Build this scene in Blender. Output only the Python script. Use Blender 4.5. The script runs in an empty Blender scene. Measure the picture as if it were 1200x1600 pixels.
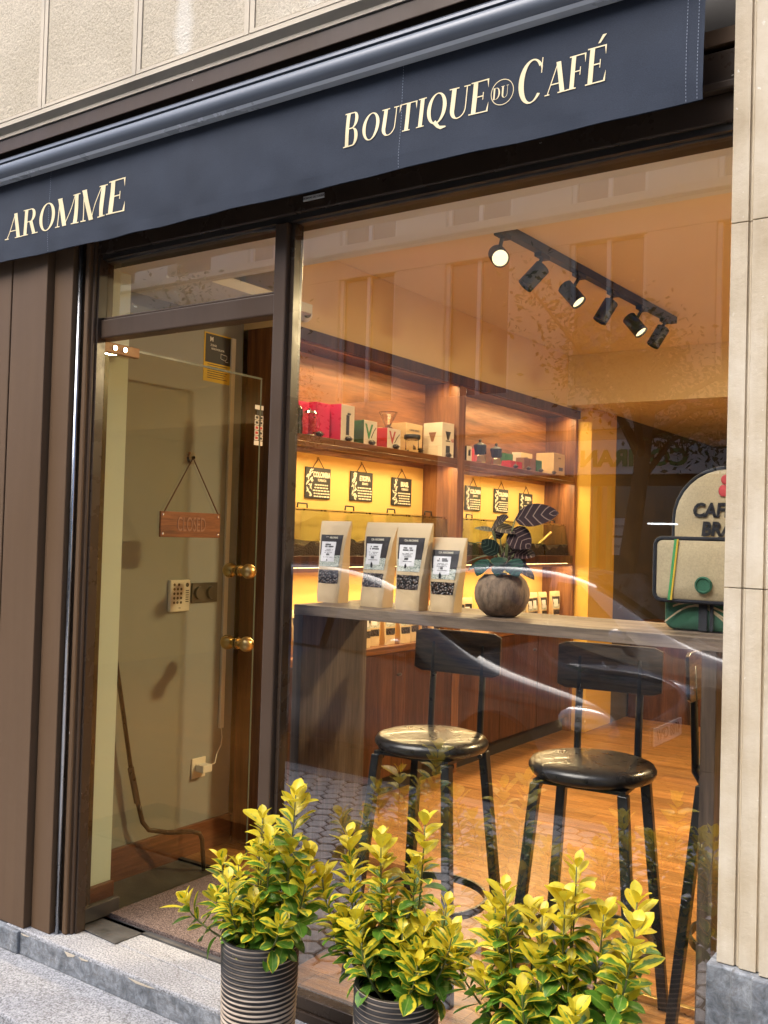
import bpy, math, random
from mathutils import Vector, Matrix, noise
random.seed(7)
R = math.radians
SC = bpy.context.scene
COL = SC.collection

# ------------------------------------------------------------------ camera, world, sun, exposure
cam_d = bpy.data.cameras.new('camera')
cam = bpy.data.objects.new('camera', cam_d); COL.objects.link(cam)
right = Vector((0.8239288, 0.565973, 0.02856398))
down = Vector((0.00975958, 0.03622553, -0.99929598))
fwd = Vector((-0.56660929, 0.82362751, 0.0243236))
m = Matrix.Identity(4)
for i in range(3):
    m[i][0] = right[i]; m[i][1] = -down[i]; m[i][2] = -fwd[i]
m.translation = Vector((0, -2.2, 0))
cam.matrix_world = m
cam_d.sensor_fit = 'VERTICAL'; cam_d.sensor_height = 36; cam_d.lens = 36 * 1521.3 / 1600
cam_d.clip_start = 0.05; cam_d.clip_end = 300
SC.camera = cam

w = bpy.data.worlds.new('World'); SC.world = w; w.use_nodes = True
nt = w.node_tree; nt.nodes.clear()
sky = nt.nodes.new('ShaderNodeTexSky'); sky.sky_type = 'NISHITA'; sky.sun_disc = False
SUN_EL, SUN_AZ = R(52), R(205)
sky.sun_elevation = SUN_EL; sky.sun_rotation = SUN_AZ; sky.dust_density = 3.0; sky.air_density = 0.7; sky.ozone_density = 1.0
bg = nt.nodes.new('ShaderNodeBackground'); bg.inputs[1].default_value = 0.15
wo = nt.nodes.new('ShaderNodeOutputWorld')
nt.links.new(sky.outputs[0], bg.inputs[0]); nt.links.new(bg.outputs[0], wo.inputs[0])
sun_d = bpy.data.lights.new('sun', 'SUN'); sun_d.energy = 1.1; sun_d.angle = R(40); sun_d.color = (1, 0.96, 0.9)
sun = bpy.data.objects.new('sun', sun_d); COL.objects.link(sun)
sd = Vector((math.sin(SUN_AZ) * math.cos(SUN_EL), math.cos(SUN_AZ) * math.cos(SUN_EL), math.sin(SUN_EL)))
sun.rotation_euler = sd.to_track_quat('Z', 'Y').to_euler()
SC.view_settings.view_transform = 'Standard'; SC.view_settings.look = 'None'
SC.view_settings.exposure = 1.42; SC.view_settings.gamma = 1.0
SC.render.engine = 'CYCLES'
SC.cycles.max_bounces = 8; SC.cycles.transparent_max_bounces = 16
SC.cycles.diffuse_bounces = 5; SC.cycles.glossy_bounces = 4
SC.cycles.caustics_reflective = False; SC.cycles.caustics_refractive = False
SC.cycles.sample_clamp_indirect = 4.0
SC.cycles.use_denoising = True
try: SC.cycles.denoiser = 'OPENIMAGEDENOISE'
except Exception: pass

# ------------------------------------------------------------------ materials
def nodes_of(name):
    mt = bpy.data.materials.new(name); mt.use_nodes = True
    t = mt.node_tree; b = t.nodes['Principled BSDF']
    return mt, t, b
def lk(t, a, b): t.links.new(a, b)
def coords(t, stretch=(1, 1, 1), rot=(0, 0, 0)):
    tc = t.nodes.new('ShaderNodeTexCoord'); mp = t.nodes.new('ShaderNodeMapping')
    mp.inputs['Scale'].default_value = stretch; mp.inputs['Rotation'].default_value = rot
    lk(t, tc.outputs['Object'], mp.inputs[0]); return mp.outputs[0]
def noise_n(t, vec, scale, detail=4, rough=0.55, dist=0):
    n = t.nodes.new('ShaderNodeTexNoise'); n.inputs['Scale'].default_value = scale
    n.inputs['Detail'].default_value = detail; n.inputs['Roughness'].default_value = rough
    n.inputs['Distortion'].default_value = dist; lk(t, vec, n.inputs['Vector']); return n.outputs['Fac']
def ramp(t, fac, stops):
    r = t.nodes.new('ShaderNodeValToRGB'); e = r.color_ramp.elements
    while len(e) < len(stops): e.new(0.5)
    for k, (p, c) in enumerate(stops):
        e[k].position = p; e[k].color = (*c, 1) if len(c) == 3 else c
    lk(t, fac, r.inputs[0]); return r.outputs[0]
def bump(t, b, h, strength=0.3, dist=0.01):
    n = t.nodes.new('ShaderNodeBump'); n.inputs['Strength'].default_value = strength; n.inputs['Distance'].default_value = dist
    lk(t, h, n.inputs['Height']); lk(t, n.outputs[0], b.inputs['Normal'])
def mixc(t, fac, a, b, typ='MIX'):
    n = t.nodes.new('ShaderNodeMix'); n.data_type = 'RGBA'; n.blend_type = typ
    for s, v in ((0, fac), (6, a), (7, b)):
        if hasattr(v, 'is_output') or hasattr(v, 'links'): lk(t, v, n.inputs[s])
        else: n.inputs[s].default_value = v if s == 0 else ((*v, 1) if len(v) == 3 else v)
    return n.outputs[2]
def math_n(t, op, a, b=None):
    n = t.nodes.new('ShaderNodeMath'); n.operation = op
    for s, v in ((0, a), (1, b)):
        if v is None: continue
        if hasattr(v, 'links'): lk(t, v, n.inputs[s])
        else: n.inputs[s].default_value = v
    return n.outputs[0]
def plain(name, col, rough=0.5, metal=0.0, var=0.15, scale=6, bmp=0.0, bscale=200, spec=0.5, stretch=(1, 1, 1), rvar=0.1, coat=0):
    mt, t, b = nodes_of(name)
    v = coords(t, stretch); n = noise_n(t, v, scale, 6)
    c = ramp(t, n, [(0.3, tuple(x * (1 - var) for x in col)), (0.7, tuple(min(1, x * (1 + var)) for x in col))])
    lk(t, c, b.inputs['Base Color'])
    rr = ramp(t, n, [(0.3, (max(0, rough - rvar),) * 3), (0.7, (min(1, rough + rvar),) * 3)])
    lk(t, rr, b.inputs['Roughness'])
    b.inputs['Metallic'].default_value = metal; b.inputs['Specular IOR Level'].default_value = spec
    b.inputs['Coat Weight'].default_value = coat
    if bmp: bump(t, b, noise_n(t, v, bscale, 3), bmp, 0.004)
    return mt
def wood(name, c1, c2, c3, axis='Z', scale=1.0, rough=0.45, planks=None, fine=1.0, spec=.4):
    mt, t, b = nodes_of(name)
    st = {'X': (0.35, 5, 5), 'Y': (5, 0.35, 5), 'Z': (5, 5, 0.35)}[axis]
    v = coords(t, tuple(s * scale for s in st))
    n1 = noise_n(t, v, 2.2, 5, 0.6, 1.2)
    v2 = coords(t, tuple(s * scale * 6 for s in st)); n2 = noise_n(t, v2, 3, 4, 0.6, 0.3)
    c = ramp(t, n1, [(0.30, c1), (0.5, c2), (0.70, c3)])
    g = ramp(t, n2, [(0.35, (0.62,) * 3), (0.6, (1.0,) * 3)])
    c = mixc(t, 0.8 * fine, c, g, 'MULTIPLY')
    h = n2
    if planks:
        br = t.nodes.new('ShaderNodeTexBrick'); vv = coords(t, (1, 1, 1))
        lk(t, vv, br.inputs['Vector']); br.inputs['Scale'].default_value = 1
        br.inputs['Brick Width'].default_value = planks[0]; br.inputs['Row Height'].default_value = planks[1]
        br.inputs['Mortar Size'].default_value = 0.0012; br.inputs['Mortar Smooth'].default_value = 0.2
        br.inputs['Color1'].default_value = (0.72, 0.72, 0.72, 1); br.inputs['Color2'].default_value = (1.1, 1.05, 1.0, 1)
        br.inputs['Mortar'].default_value = (0.3, 0.27, 0.25, 1); br.offset = 0.37
        c = mixc(t, 1.0, c, br.outputs['Color'], 'MULTIPLY')
    lk(t, c, b.inputs['Base Color'])
    lk(t, ramp(t, n2, [(0.3, (rough + .12,) * 3), (0.7, (rough - .08,) * 3)]), b.inputs['Roughness'])
    b.inputs['Specular IOR Level'].default_value = spec
    bump(t, b, h, 0.12, 0.002)
    return mt
def glass_mat(name, tint, k=1.75, bs=0.02):
    mt = bpy.data.materials.new(name); mt.use_nodes = True; t = mt.node_tree; t.nodes.clear()
    o = t.nodes.new('ShaderNodeOutputMaterial'); mx = t.nodes.new('ShaderNodeMixShader')
    tr = t.nodes.new('ShaderNodeBsdfTransparent'); tr.inputs[0].default_value = (*tint, 1)
    gl = t.nodes.new('ShaderNodeBsdfGlossy'); gl.inputs['Roughness'].default_value = 0.0; gl.inputs[0].default_value = (1, 1, 1, 1)
    fr = t.nodes.new('ShaderNodeFresnel'); fr.inputs[0].default_value = 1.5
    v = coords(t, (1, 1, 1))
    bp = t.nodes.new('ShaderNodeBump'); bp.inputs['Strength'].default_value = bs; bp.inputs['Distance'].default_value = 0.01
    lk(t, noise_n(t, v, 1.6, 1), bp.inputs['Height']); lk(t, bp.outputs[0], gl.inputs['Normal'])
    f = math_n(t, 'MULTIPLY', fr.outputs[0], k); f = math_n(t, 'MINIMUM', f, 1.0)
    ge = t.nodes.new('ShaderNodeNewGeometry'); f = math_n(t, 'MULTIPLY', f, math_n(t, 'SUBTRACT', 1.0, ge.outputs['Backfacing']))
    # light film of dust and smears
    sm = ramp(t, noise_n(t, coords(t, (1, 1, 1)), 5, 8, 0.7, 1.5), [(0.60, (0, 0, 0)), (0.9, (0.06, 0.06, 0.06))])
    df = t.nodes.new('ShaderNodeBsdfDiffuse'); df.inputs[0].default_value = (0.7, 0.7, 0.68, 1)
    m2 = t.nodes.new('ShaderNodeMixShader')
    lk(t, f, mx.inputs[0]); lk(t, tr.outputs[0], mx.inputs[1]); lk(t, gl.outputs[0], mx.inputs[2])
    lk(t, sm, m2.inputs[0]); lk(t, mx.outputs[0], m2.inputs[1]); lk(t, df.outputs[0], m2.inputs[2])
    lk(t, m2.outputs[0], o.inputs[0]); return mt
def clear_mat(name, tint):
    mt = bpy.data.materials.new(name); mt.use_nodes = True; t = mt.node_tree; t.nodes.clear()
    o = t.nodes.new('ShaderNodeOutputMaterial'); tr = t.nodes.new('ShaderNodeBsdfTransparent'); tr.inputs[0].default_value = (*tint, 1)
    lk(t, tr.outputs[0], o.inputs[0]); return mt
def emit(name, col, s):
    mt = bpy.data.materials.new(name); mt.use_nodes = True; t = mt.node_tree; t.nodes.clear()
    o = t.nodes.new('ShaderNodeOutputMaterial'); e = t.nodes.new('ShaderNodeEmission')
    e.inputs[0].default_value = (*col, 1); e.inputs[1].default_value = s; lk(t, e.outputs[0], o.inputs[0]); return mt
M = {}
def stone_rough():
    mt, t, b = nodes_of('bush_hammered_stone'); v = coords(t)
    big = noise_n(t, v, 2.0, 5); fine = noise_n(t, v, 110, 4, 0.7); mid = noise_n(t, v, 45, 3, .6)
    c = ramp(t, big, [(0.3, (0.52, 0.455, 0.34)), (0.6, (0.62, 0.55, 0.43)), (0.8, (0.68, 0.62, 0.50))])
    c = mixc(t, 0.6, c, ramp(t, fine, [(0.35, (0.55, 0.52, 0.48)), (0.55, (1, 1, 1))]), 'MULTIPLY')
    vs = coords(t, (4.5, 1, 0.12)); st = noise_n(t, vs, 1.2, 3)
    sx = t.nodes.new('ShaderNodeSeparateXYZ'); lk(t, v, sx.inputs[0])
    dd = math_n(t, 'ABSOLUTE', math_n(t, 'ADD', sx.outputs[0], 2.305)); dd = math_n(t, 'ADD', dd, math_n(t, 'MULTIPLY', noise_n(t, v, 14, 5), .06))
    c = mixc(t, ramp(t, dd, [(0.045, (.5,) * 3), (0.080, (0, 0, 0))]), c, (0.76, 0.74, 0.68))
    c = mixc(t, ramp(t, st, [(0.64, (0, 0, 0)), (0.74, (0.5, 0.5, 0.5))]), c, (0.70, 0.68, 0.62))
    lk(t, c, b.inputs['Base Color']); b.inputs['Roughness'].default_value = 0.9
    bump(t, b, math_n(t, 'ADD', fine, mid), 0.7, 0.006); return mt
M['stone'] = stone_rough()
M['stone_smooth'] = plain('smooth_limestone', (0.58, 0.51, 0.40), 0.8, 0, 0.14, 3, 0.3, 160)
def pil():
    mt, t, b = nodes_of('pilaster_limestone'); v = coords(t)
    n = noise_n(t, v, 3.5, 8, 0.65); vs = coords(t, (6, 6, 0.5)); n2 = noise_n(t, vs, 3, 5)
    c = ramp(t, n, [(0.3, (0.40, 0.32, 0.21)), (0.5, (0.55, 0.47, 0.345)), (0.72, (0.68, 0.62, 0.51))])
    c = mixc(t, 0.6, c, ramp(t, n2, [(0.3, (0.72, 0.66, 0.56)), (0.6, (1, 1, 1))]), 'MULTIPLY')
    sp = noise_n(t, v, 60, 3); c = mixc(t, ramp(t, sp, [(0.70, (0, 0, 0)), (0.76, (0.7,) * 3)]), c, (0.8, 0.78, 0.72))
    lk(t, c, b.inputs['Base Color']); b.inputs['Roughness'].default_value = 0.75
    bump(t, b, noise_n(t, v, 90, 5, .7), 0.35, 0.004); return mt
M['pilaster'] = pil()
def marble():
    mt, t, b = nodes_of('grey_marble'); v = coords(t)
    n = noise_n(t, v, 9, 10, 0.72, 1.0)
    c = ramp(t, n, [(0.28, (0.09, 0.10, 0.115)), (0.45, (0.18, 0.20, 0.225)), (0.6, (0.28, 0.30, 0.325)), (0.72, (0.50, 0.52, 0.54))])
    pt_ = noise_n(t, v, 38, 6, .75, .8); c = mixc(t, .85, c, ramp(t, pt_, [(0.36, (.45, .44, .43)), (0.55, (1.05,) * 3), (0.70, (1.7, 1.7, 1.7))]), 'MULTIPLY')
    cr = noise_n(t, coords(t, (3, 3, 9)), 2.2, 6, .6, 2)
    c = mixc(t, ramp(t, cr, [(0.485, (0, 0, 0)), (0.497, (0.8,) * 3), (0.51, (0, 0, 0))]), c, (0.15, 0.14, 0.13))
    lk(t, c, b.inputs['Base Color']); b.inputs['Roughness'].default_value = 0.6
    bump(t, b, noise_n(t, v, 35, 6, .7), 0.4, 0.005); return mt
M['marble'] = marble()
def granite(name, base):
    mt, t, b = nodes_of(name); v = coords(t)
    n = noise_n(t, v, 170, 3, 0.7); big = noise_n(t, v, 3, 6)
    c = ramp(t, n, [(0.36, tuple(x * .42 for x in base)), (0.5, base), (0.66, tuple(min(1, x * 1.5) for x in base))])
    c = mixc(t, 0.7, c, ramp(t, big, [(0.3, (0.66, 0.65, 0.64)), (0.62, (1.0, 1.0, 1.0))]), 'MULTIPLY')
    cr = noise_n(t, v, 1.4, 5, .55, 2.5)
    c = mixc(t, ramp(t, cr, [(0.49, (0, 0, 0)), (0.497, (0.5,) * 3), (0.504, (0, 0, 0))]), c, (0.12, 0.11, 0.10))
    lk(t, c, b.inputs['Base Color']); b.inputs['Roughness'].default_value = 0.85
    bump(t, b, n, 0.55, 0.004); return mt
M['granite'] = granite('bush_hammered_granite', (0.36, 0.37, 0.39))
M['slate'] = plain('worn_slate', (0.075, 0.073, 0.07), 0.5, 0, 0.45, 14, 0.25, 60)
def paint(name, col, gl):
    mt, t, b = nodes_of(name); v = coords(t); n = noise_n(t, v, 4, 8, 0.6)
    vs = coords(t, (14, 14, 0.8)); n2 = noise_n(t, vs, 2, 4)
    c = ramp(t, n2, [(0.3, tuple(x * .94 for x in col)), (0.7, tuple(x * 1.05 for x in col))])
    ch = noise_n(t, v, 42, 3, .6)
    c = mixc(t, ramp(t, ch, [(0.755, (0, 0, 0)), (0.77, (1, 1, 1))]), c, (0.40, 0.37, 0.33))
    lk(t, c, b.inputs['Base Color']); lk(t, ramp(t, n, [(0.35, (gl - .08,) * 3), (0.7, (gl + .18,) * 3)]), b.inputs['Roughness'])
    b.inputs['Specular IOR Level'].default_value = 0.3
    bump(t, b, math_n(t, 'ADD', noise_n(t, vs, 9, 4), noise_n(t, v, 14, 4)), 0.06, 0.004); return mt
M['brown'] = paint('brown_gloss_paint', (0.118, 0.072, 0.040), 0.5)
M['brown_dark'] = paint('dark_brown_gloss_paint', (0.050, 0.034, 0.024), 0.25)
M['frame'] = paint('shaded_brown_frame_paint', (0.070, 0.045, 0.030), 0.4)  # brown darkened to stand for awning shade on mullion and transom
M['steel'] = plain('bare_steel_rod', (0.50, 0.52, 0.55), 0.28, 1.0, 0.15, 10, stretch=(5, 5, .5))
M['dark'] = plain('dark_recess_paint', (0.022, 0.018, 0.015), 0.6)
def fabric(name, col, k=900):
    mt, t, b = nodes_of(name); v = coords(t); n = noise_n(t, v, 5, 5)
    c = ramp(t, n, [(0.3, tuple(x * .86 for x in col)), (0.7, tuple(x * 1.14 for x in col))])
    f = noise_n(t, v, k * .45, 2)
    c = mixc(t, 0.5, c, ramp(t, f, [(0.3, (0.75,) * 3), (0.7, (1.2,) * 3)]), 'MULTIPLY')
    lk(t, c, b.inputs['Base Color']); b.inputs['Roughness'].default_value = 0.85
    b.inputs['Sheen Weight'].default_value = 0.08; b.inputs['Specular IOR Level'].default_value = 0.25
    bump(t, b, f, 0.15, 0.002); return mt
M['navy'] = fabric('navy_awning_canvas', (0.027, 0.0355, 0.054))
M['cassette'] = plain('blue_grey_lacquered_metal', (0.105, 0.125, 0.16), 0.45, 0.1, 0.08, 4, stretch=(.5, 3, 3), coat=.2)
M['lip'] = plain('pale_grey_lacquer', (0.50, 0.55, 0.62), 0.3, 0.2, 0.05, 4)
M['gold_print'] = plain('pale_gold_print', (0.80, 0.68, 0.42), 0.6, 0, 0.05, 20)
M['thread'] = plain('pale_thread', (0.22, 0.25, 0.32), 0.8)
M['wall'] = plain('cream_wall_paint', (0.68, 0.52, 0.27), 0.8, 0, 0.03, 2, 0.1, 120)
M['wall_entry'] = plain('sage_grey_wall_paint', (0.27, 0.295, 0.31), 0.7, 0, 0.03, 2, 0.1, 120)
M['pier'] = plain('daylit_green_pier_paint', (0.66, 0.78, 0.76), 0.6, 0, 0.03, 2)  # pale green lightened and cooled to stand for daylight on the pier
M['ochre'] = plain('mustard_wall_paint', (0.60, 0.36, 0.06), 0.75, 0, 0.04, 2)
M['niche'] = plain('yellow_niche_paint', (0.62, 0.40, 0.12), 0.75, 0, 0.04, 2)
M['ceiling'] = plain('warm_white_ceiling_paint', (0.74, 0.66, 0.47), 0.85, 0, 0.03, 1.5, 0.08, 120)
M['soffit'] = plain('daylit_soffit_paint', (0.66, 0.70, 0.70), 0.8, 0, 0.03, 2)  # whitened and cooled in the colour to replace missing daylight bounce
M['back'] = plain('dark_back_room_paint', (0.085, 0.068, 0.05), 0.7)
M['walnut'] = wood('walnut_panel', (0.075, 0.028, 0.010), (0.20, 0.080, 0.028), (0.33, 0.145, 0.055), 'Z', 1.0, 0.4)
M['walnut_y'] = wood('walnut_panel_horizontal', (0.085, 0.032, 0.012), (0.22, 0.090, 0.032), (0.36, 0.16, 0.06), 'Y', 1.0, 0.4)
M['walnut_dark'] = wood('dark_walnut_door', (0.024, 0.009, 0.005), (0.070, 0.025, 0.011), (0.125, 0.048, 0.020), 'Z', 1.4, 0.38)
M['floor'] = wood('oak_plank_floor', (0.21, 0.095, 0.032), (0.32, 0.155, 0.055), (0.44, 0.23, 0.088), 'X', 1.6, 0.32, planks=(1.3, 0.12))
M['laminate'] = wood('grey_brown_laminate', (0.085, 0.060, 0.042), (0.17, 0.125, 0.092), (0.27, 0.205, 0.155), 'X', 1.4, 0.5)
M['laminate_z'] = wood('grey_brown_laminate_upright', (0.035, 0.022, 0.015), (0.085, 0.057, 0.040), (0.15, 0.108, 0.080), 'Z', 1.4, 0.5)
M['skirting'] = wood('red_brown_skirting', (0.09, 0.035, 0.02), (0.16, 0.065, 0.035), (0.21, 0.09, 0.05), 'Y', 1.0, 0.35)
M['sign_wood'] = wood('stained_sign_wood', (0.10, 0.032, 0.012), (0.20, 0.07, 0.022), (0.27, 0.10, 0.035), 'Y', 2.5, 0.45)
M['brass'] = plain('aged_brass', (0.50, 0.36, 0.15), 0.33, 1.0, 0.12, 30)
M['copper'] = plain('dull_copper_plate', (0.30, 0.19, 0.12), 0.55, 0.4, 0.2, 20)
M['black_metal'] = plain('black_powder_coated_metal', (0.014, 0.015, 0.017), 0.35, 0.0, 0.2, 30)
M['black_matt'] = plain('matt_black_lamp_body', (0.010, 0.010, 0.010), 0.5)
M['vinyl'] = plain('black_vinyl', (0.020, 0.018, 0.017), 0.30, 0, 0.2, 25, 0.04, 260, coat=.2, rvar=.05)
M['back_wood'] = wood('dark_rustic_back_wood', (0.030, 0.016, 0.009), (0.10, 0.058, 0.030), (0.20, 0.125, 0.065), 'X', 3, 0.35)
M['kraft'] = plain('kraft_paper', (0.60, 0.45, 0.26), 0.55, 0, 0.05, 12, 0.25, 18)
M['label_dark'] = plain('dark_label_print', (0.035, 0.030, 0.032), 0.45)
M['label_white'] = plain('white_label_print', (0.78, 0.78, 0.80), 0.5)
M['ink'] = plain('black_ink', (0.03, 0.03, 0.035), 0.5)
def beans():
    mt, t, b = nodes_of('roasted_coffee_beans'); v = coords(t)
    vo = t.nodes.new('ShaderNodeTexVoronoi'); vo.inputs['Scale'].default_value = 120; lk(t, v, vo.inputs['Vector'])
    c = ramp(t, vo.outputs['Distance'], [(0.1, (0.13, 0.085, 0.065)), (0.55, (0.012, 0.008, 0.006))])
    lk(t, c, b.inputs['Base Color']); b.inputs['Roughness'].default_value = 0.3
    bump(t, b, math_n(t, 'MULTIPLY', vo.outputs['Distance'], -1.0), 1.0, 0.006); return mt
M['beans'] = beans()
def art():
    mt, t, b = nodes_of('sketch_print'); v = coords(t)
    vo = t.nodes.new('ShaderNodeTexVoronoi'); vo.inputs['Scale'].default_value = 160; lk(t, v, vo.inputs['Vector'])
    c = ramp(t, noise_n(t, v, 220, 4, .7, 2), [(0.42, (0.03, 0.10, 0.09)), (0.5, (0.55, 0.58, 0.50)), (0.62, (0.75, 0.74, 0.66))])
    lk(t, c, b.inputs['Base Color']); b.inputs['Roughness'].default_value = 0.5; return mt
M['art'] = art()
M['chalk'] = plain('chalk_white_print', (0.75, 0.70, 0.55), 0.6)
M['slate_sign'] = plain('black_slate_board', (0.015, 0.016, 0.016), 0.55)
M['string'] = plain('brown_cord', (0.10, 0.05, 0.025), 0.8)
M['jute'] = fabric('jute_sackcloth', (0.44, 0.37, 0.24), 500)
M['jute_dark'] = fabric('black_cotton_binding', (0.02, 0.022, 0.03), 500)
M['green_cloth'] = fabric('dark_green_sackcloth', (0.035, 0.12, 0.075), 500)
M['red_print'] = plain('red_print', (0.50, 0.06, 0.07), 0.6)
M['green_print'] = plain('green_print', (0.05, 0.30, 0.10), 0.6)
M['yellow_print'] = plain('yellow_print', (0.62, 0.43, 0.04), 0.6)
M['white'] = plain('white_plastic', (0.72, 0.72, 0.70), 0.4, var=.04)
M['grey_metal'] = plain('brushed_grey_metal', (0.10, 0.095, 0.09), 0.35, 0.7)
M['chrome'] = plain('polished_aluminium', (0.75, 0.75, 0.76), 0.15, 1.0)
M['pink'] = plain('magenta_card', (0.62, 0.02, 0.11), 0.4, var=.05)
M['red'] = plain('red_card', (0.55, 0.03, 0.03), 0.4, var=.05)
M['green'] = plain('green_card', (0.04, 0.16, 0.06), 0.4, var=.05)
M['cardw'] = plain('white_card', (0.75, 0.70, 0.62), 0.45, var=.05)
M['cardk'] = plain('light_kraft_card', (0.58, 0.42, 0.22), 0.55, var=.08)
M['cardb'] = plain('brown_card', (0.25, 0.12, 0.07), 0.5, var=.08)
M['coconut'] = plain('coconut_shell_texture', (0.20, 0.138, 0.088), 0.85, 0, 0.55, 55, 1.0, 180, stretch=(1, 1, .35))
M['soil'] = plain('dark_soil', (0.03, 0.02, 0.014), 0.95, 0, 0.5, 60, 1.0, 80)
M['stem'] = plain('green_brown_stem', (0.13, 0.15, 0.05), 0.6)
M['rubber'] = plain('black_tyre_rubber', (0.02, 0.02, 0.02), 0.8)
M['hexline'] = None
M['glass'] = glass_mat('window_glass', (0.97, 0.975, 0.96), 4.0)
M['glass_in'] = clear_mat('glass_inner_faces', (0.99, 0.99, 0.985))
M['glass_door'] = glass_mat('bronze_tinted_door_glass', (0.86, 0.83, 0.74), 1.1, 0)
M['glass_case'] = glass_mat('display_case_glass', (0.94, 0.96, 0.91), 1.5)
M['glass_edge'] = plain('polished_glass_edge', (0.07, 0.09, 0.07), 0.35, 0, .1, 5)
M['led'] = emit('warm_led_strip', (1.0, 0.56, 0.20), 14)
M['lens'] = emit('lit_spotlight_lens', (1.0, 0.80, 0.42), 0.9)
M['lens2'] = emit('dim_spotlight_lens', (1.0, 0.62, 0.28), 2)
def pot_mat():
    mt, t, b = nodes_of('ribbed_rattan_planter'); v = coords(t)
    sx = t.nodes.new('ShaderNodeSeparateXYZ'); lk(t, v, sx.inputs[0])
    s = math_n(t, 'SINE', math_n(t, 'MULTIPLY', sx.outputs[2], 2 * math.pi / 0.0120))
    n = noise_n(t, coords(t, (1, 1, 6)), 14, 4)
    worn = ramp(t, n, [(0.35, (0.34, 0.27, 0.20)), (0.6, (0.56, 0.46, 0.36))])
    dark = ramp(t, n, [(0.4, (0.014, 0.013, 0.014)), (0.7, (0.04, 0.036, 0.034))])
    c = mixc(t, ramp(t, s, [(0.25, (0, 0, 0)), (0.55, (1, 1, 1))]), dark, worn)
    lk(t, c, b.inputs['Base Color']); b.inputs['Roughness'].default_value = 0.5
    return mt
M['pot'] = pot_mat()
def leaf_mat():
    mt, t, b = nodes_of('variegated_leaf')
    uv = t.nodes.new('ShaderNodeUVMap'); uv.uv_map = 'UVMap'
    sx = t.nodes.new('ShaderNodeSeparateXYZ'); lk(t, uv.outputs[0], sx.inputs[0])
    at = t.nodes.new('ShaderNodeAttribute'); at.attribute_name = 'age'
    # edge distance in u: |u-.5|*2
    d = math_n(t, 'MULTIPLY', math_n(t, 'ABSOLUTE', math_n(t, 'SUBTRACT', sx.outputs[0], 0.5)), 2)
    n = noise_n(t, coords(t), 60, 4)
    e = math_n(t, 'ADD', d, math_n(t, 'MULTIPLY', math_n(t, 'SUBTRACT', n, 0.5), 1.3))
    e = math_n(t, 'ADD', e, math_n(t, 'SUBTRACT', math_n(t, 'MULTIPLY', at.outputs['Fac'], 1.5), 0.80))
    yel = ramp(t, n, [(0.3, (0.70, 0.53, 0.018)), (0.7, (0.74, 0.66, 0.06))])
    grn = ramp(t, n, [(0.3, (0.055, 0.17, 0.018)), (0.7, (0.15, 0.30, 0.03))])
    c = mixc(t, ramp(t, e, [(0.50, (0, 0, 0)), (0.66, (1, 1, 1))]), grn, yel)
    rib = ramp(t, d, [(0.0, (1, 1, 1)), (0.10, (0, 0, 0))])
    c = mixc(t, math_n(t, 'MULTIPLY', rib, 0.35), c, (0.55, 0.60, 0.18))
    br = noise_n(t, coords(t), 23, 5, .7); c = mixc(t, ramp(t, br, [(0.70, (0, 0, 0)), (0.76, (.8,) * 3)]), c, (0.22, 0.15, 0.05))
    lk(t, c, b.inputs['Base Color']); b.inputs['Roughness'].default_value = 0.38
    b.inputs['Subsurface Weight'].default_value = 0.0
    tl = t.nodes.new('ShaderNodeBsdfTranslucent'); lk(t, c, tl.inputs[0]); mx = t.nodes.new('ShaderNodeMixShader'); mx.inputs[0].default_value = 0.30
    o = [q for q in t.nodes if q.type == 'OUTPUT_MATERIAL'][0]
    lk(t, b.outputs[0], mx.inputs[1]); lk(t, tl.outputs[0], mx.inputs[2]); lk(t, mx.outputs[0], o.inputs[0]); return mt
M['leaf'] = leaf_mat()
def cala_mat():
    mt, t, b = nodes_of('striped_dark_leaf')
    uv = t.nodes.new('ShaderNodeUVMap'); uv.uv_map = 'UVMap'
    sx = t.nodes.new('ShaderNodeSeparateXYZ'); lk(t, uv.outputs[0], sx.inputs[0])
    at = t.nodes.new('ShaderNodeAttribute'); at.attribute_name = 'age'
    d = math_n(t, 'MULTIPLY', math_n(t, 'ABSOLUTE', math_n(t, 'SUBTRACT', sx.outputs[0], 0.5)), 2)
    ph = math_n(t, 'SUBTRACT', math_n(t, 'MULTIPLY', sx.outputs[1], 34), math_n(t, 'MULTIPLY', d, 7))
    s = math_n(t, 'SINE', ph)
    f = ramp(t, s, [(0.80, (0, 0, 0)), (1.0, (.7, .7, .7))])
    base = mixc(t, at.outputs['Fac'], (0.008, 0.030, 0.020), (0.022, 0.008, 0.009))
    vein = mixc(t, at.outputs['Fac'], (0.04, 0.15, 0.09), (0.30, 0.20, 0.16))
    c = mixc(t, f, base, vein)
    lk(t, c, b.inputs['Base Color']); b.inputs['Roughness'].default_value = 0.7; b.inputs['Specular IOR Level'].default_value = 0.15; return mt
M['calathea'] = cala_mat()
def hexmat():
    mt, t, b = nodes_of('grey_hexagon_paving_concrete'); v = coords(t)
    n = noise_n(t, v, 60, 4); big = noise_n(t, v, 2, 4)
    c = ramp(t, n, [(0.3, (0.36, 0.36, 0.37)), (0.7, (0.52, 0.52, 0.53))])
    c = mixc(t, 0.7, c, ramp(t, big, [(0.3, (0.7,) * 3), (0.7, (1.1,) * 3)]), 'MULTIPLY')
    lk(t, c, b.inputs['Base Color']); b.inputs['Roughness'].default_value = 0.8; bump(t, b, n, .3, .003); return mt
M['hex'] = hexmat()
M['joint'] = plain('dark_paving_joint', (0.035, 0.034, 0.032), 0.95, 0, .3, 60)
M['asphalt'] = plain('asphalt', (0.055, 0.055, 0.057), 0.9, 0, 0.3, 120, 0.5, 300)
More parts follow.
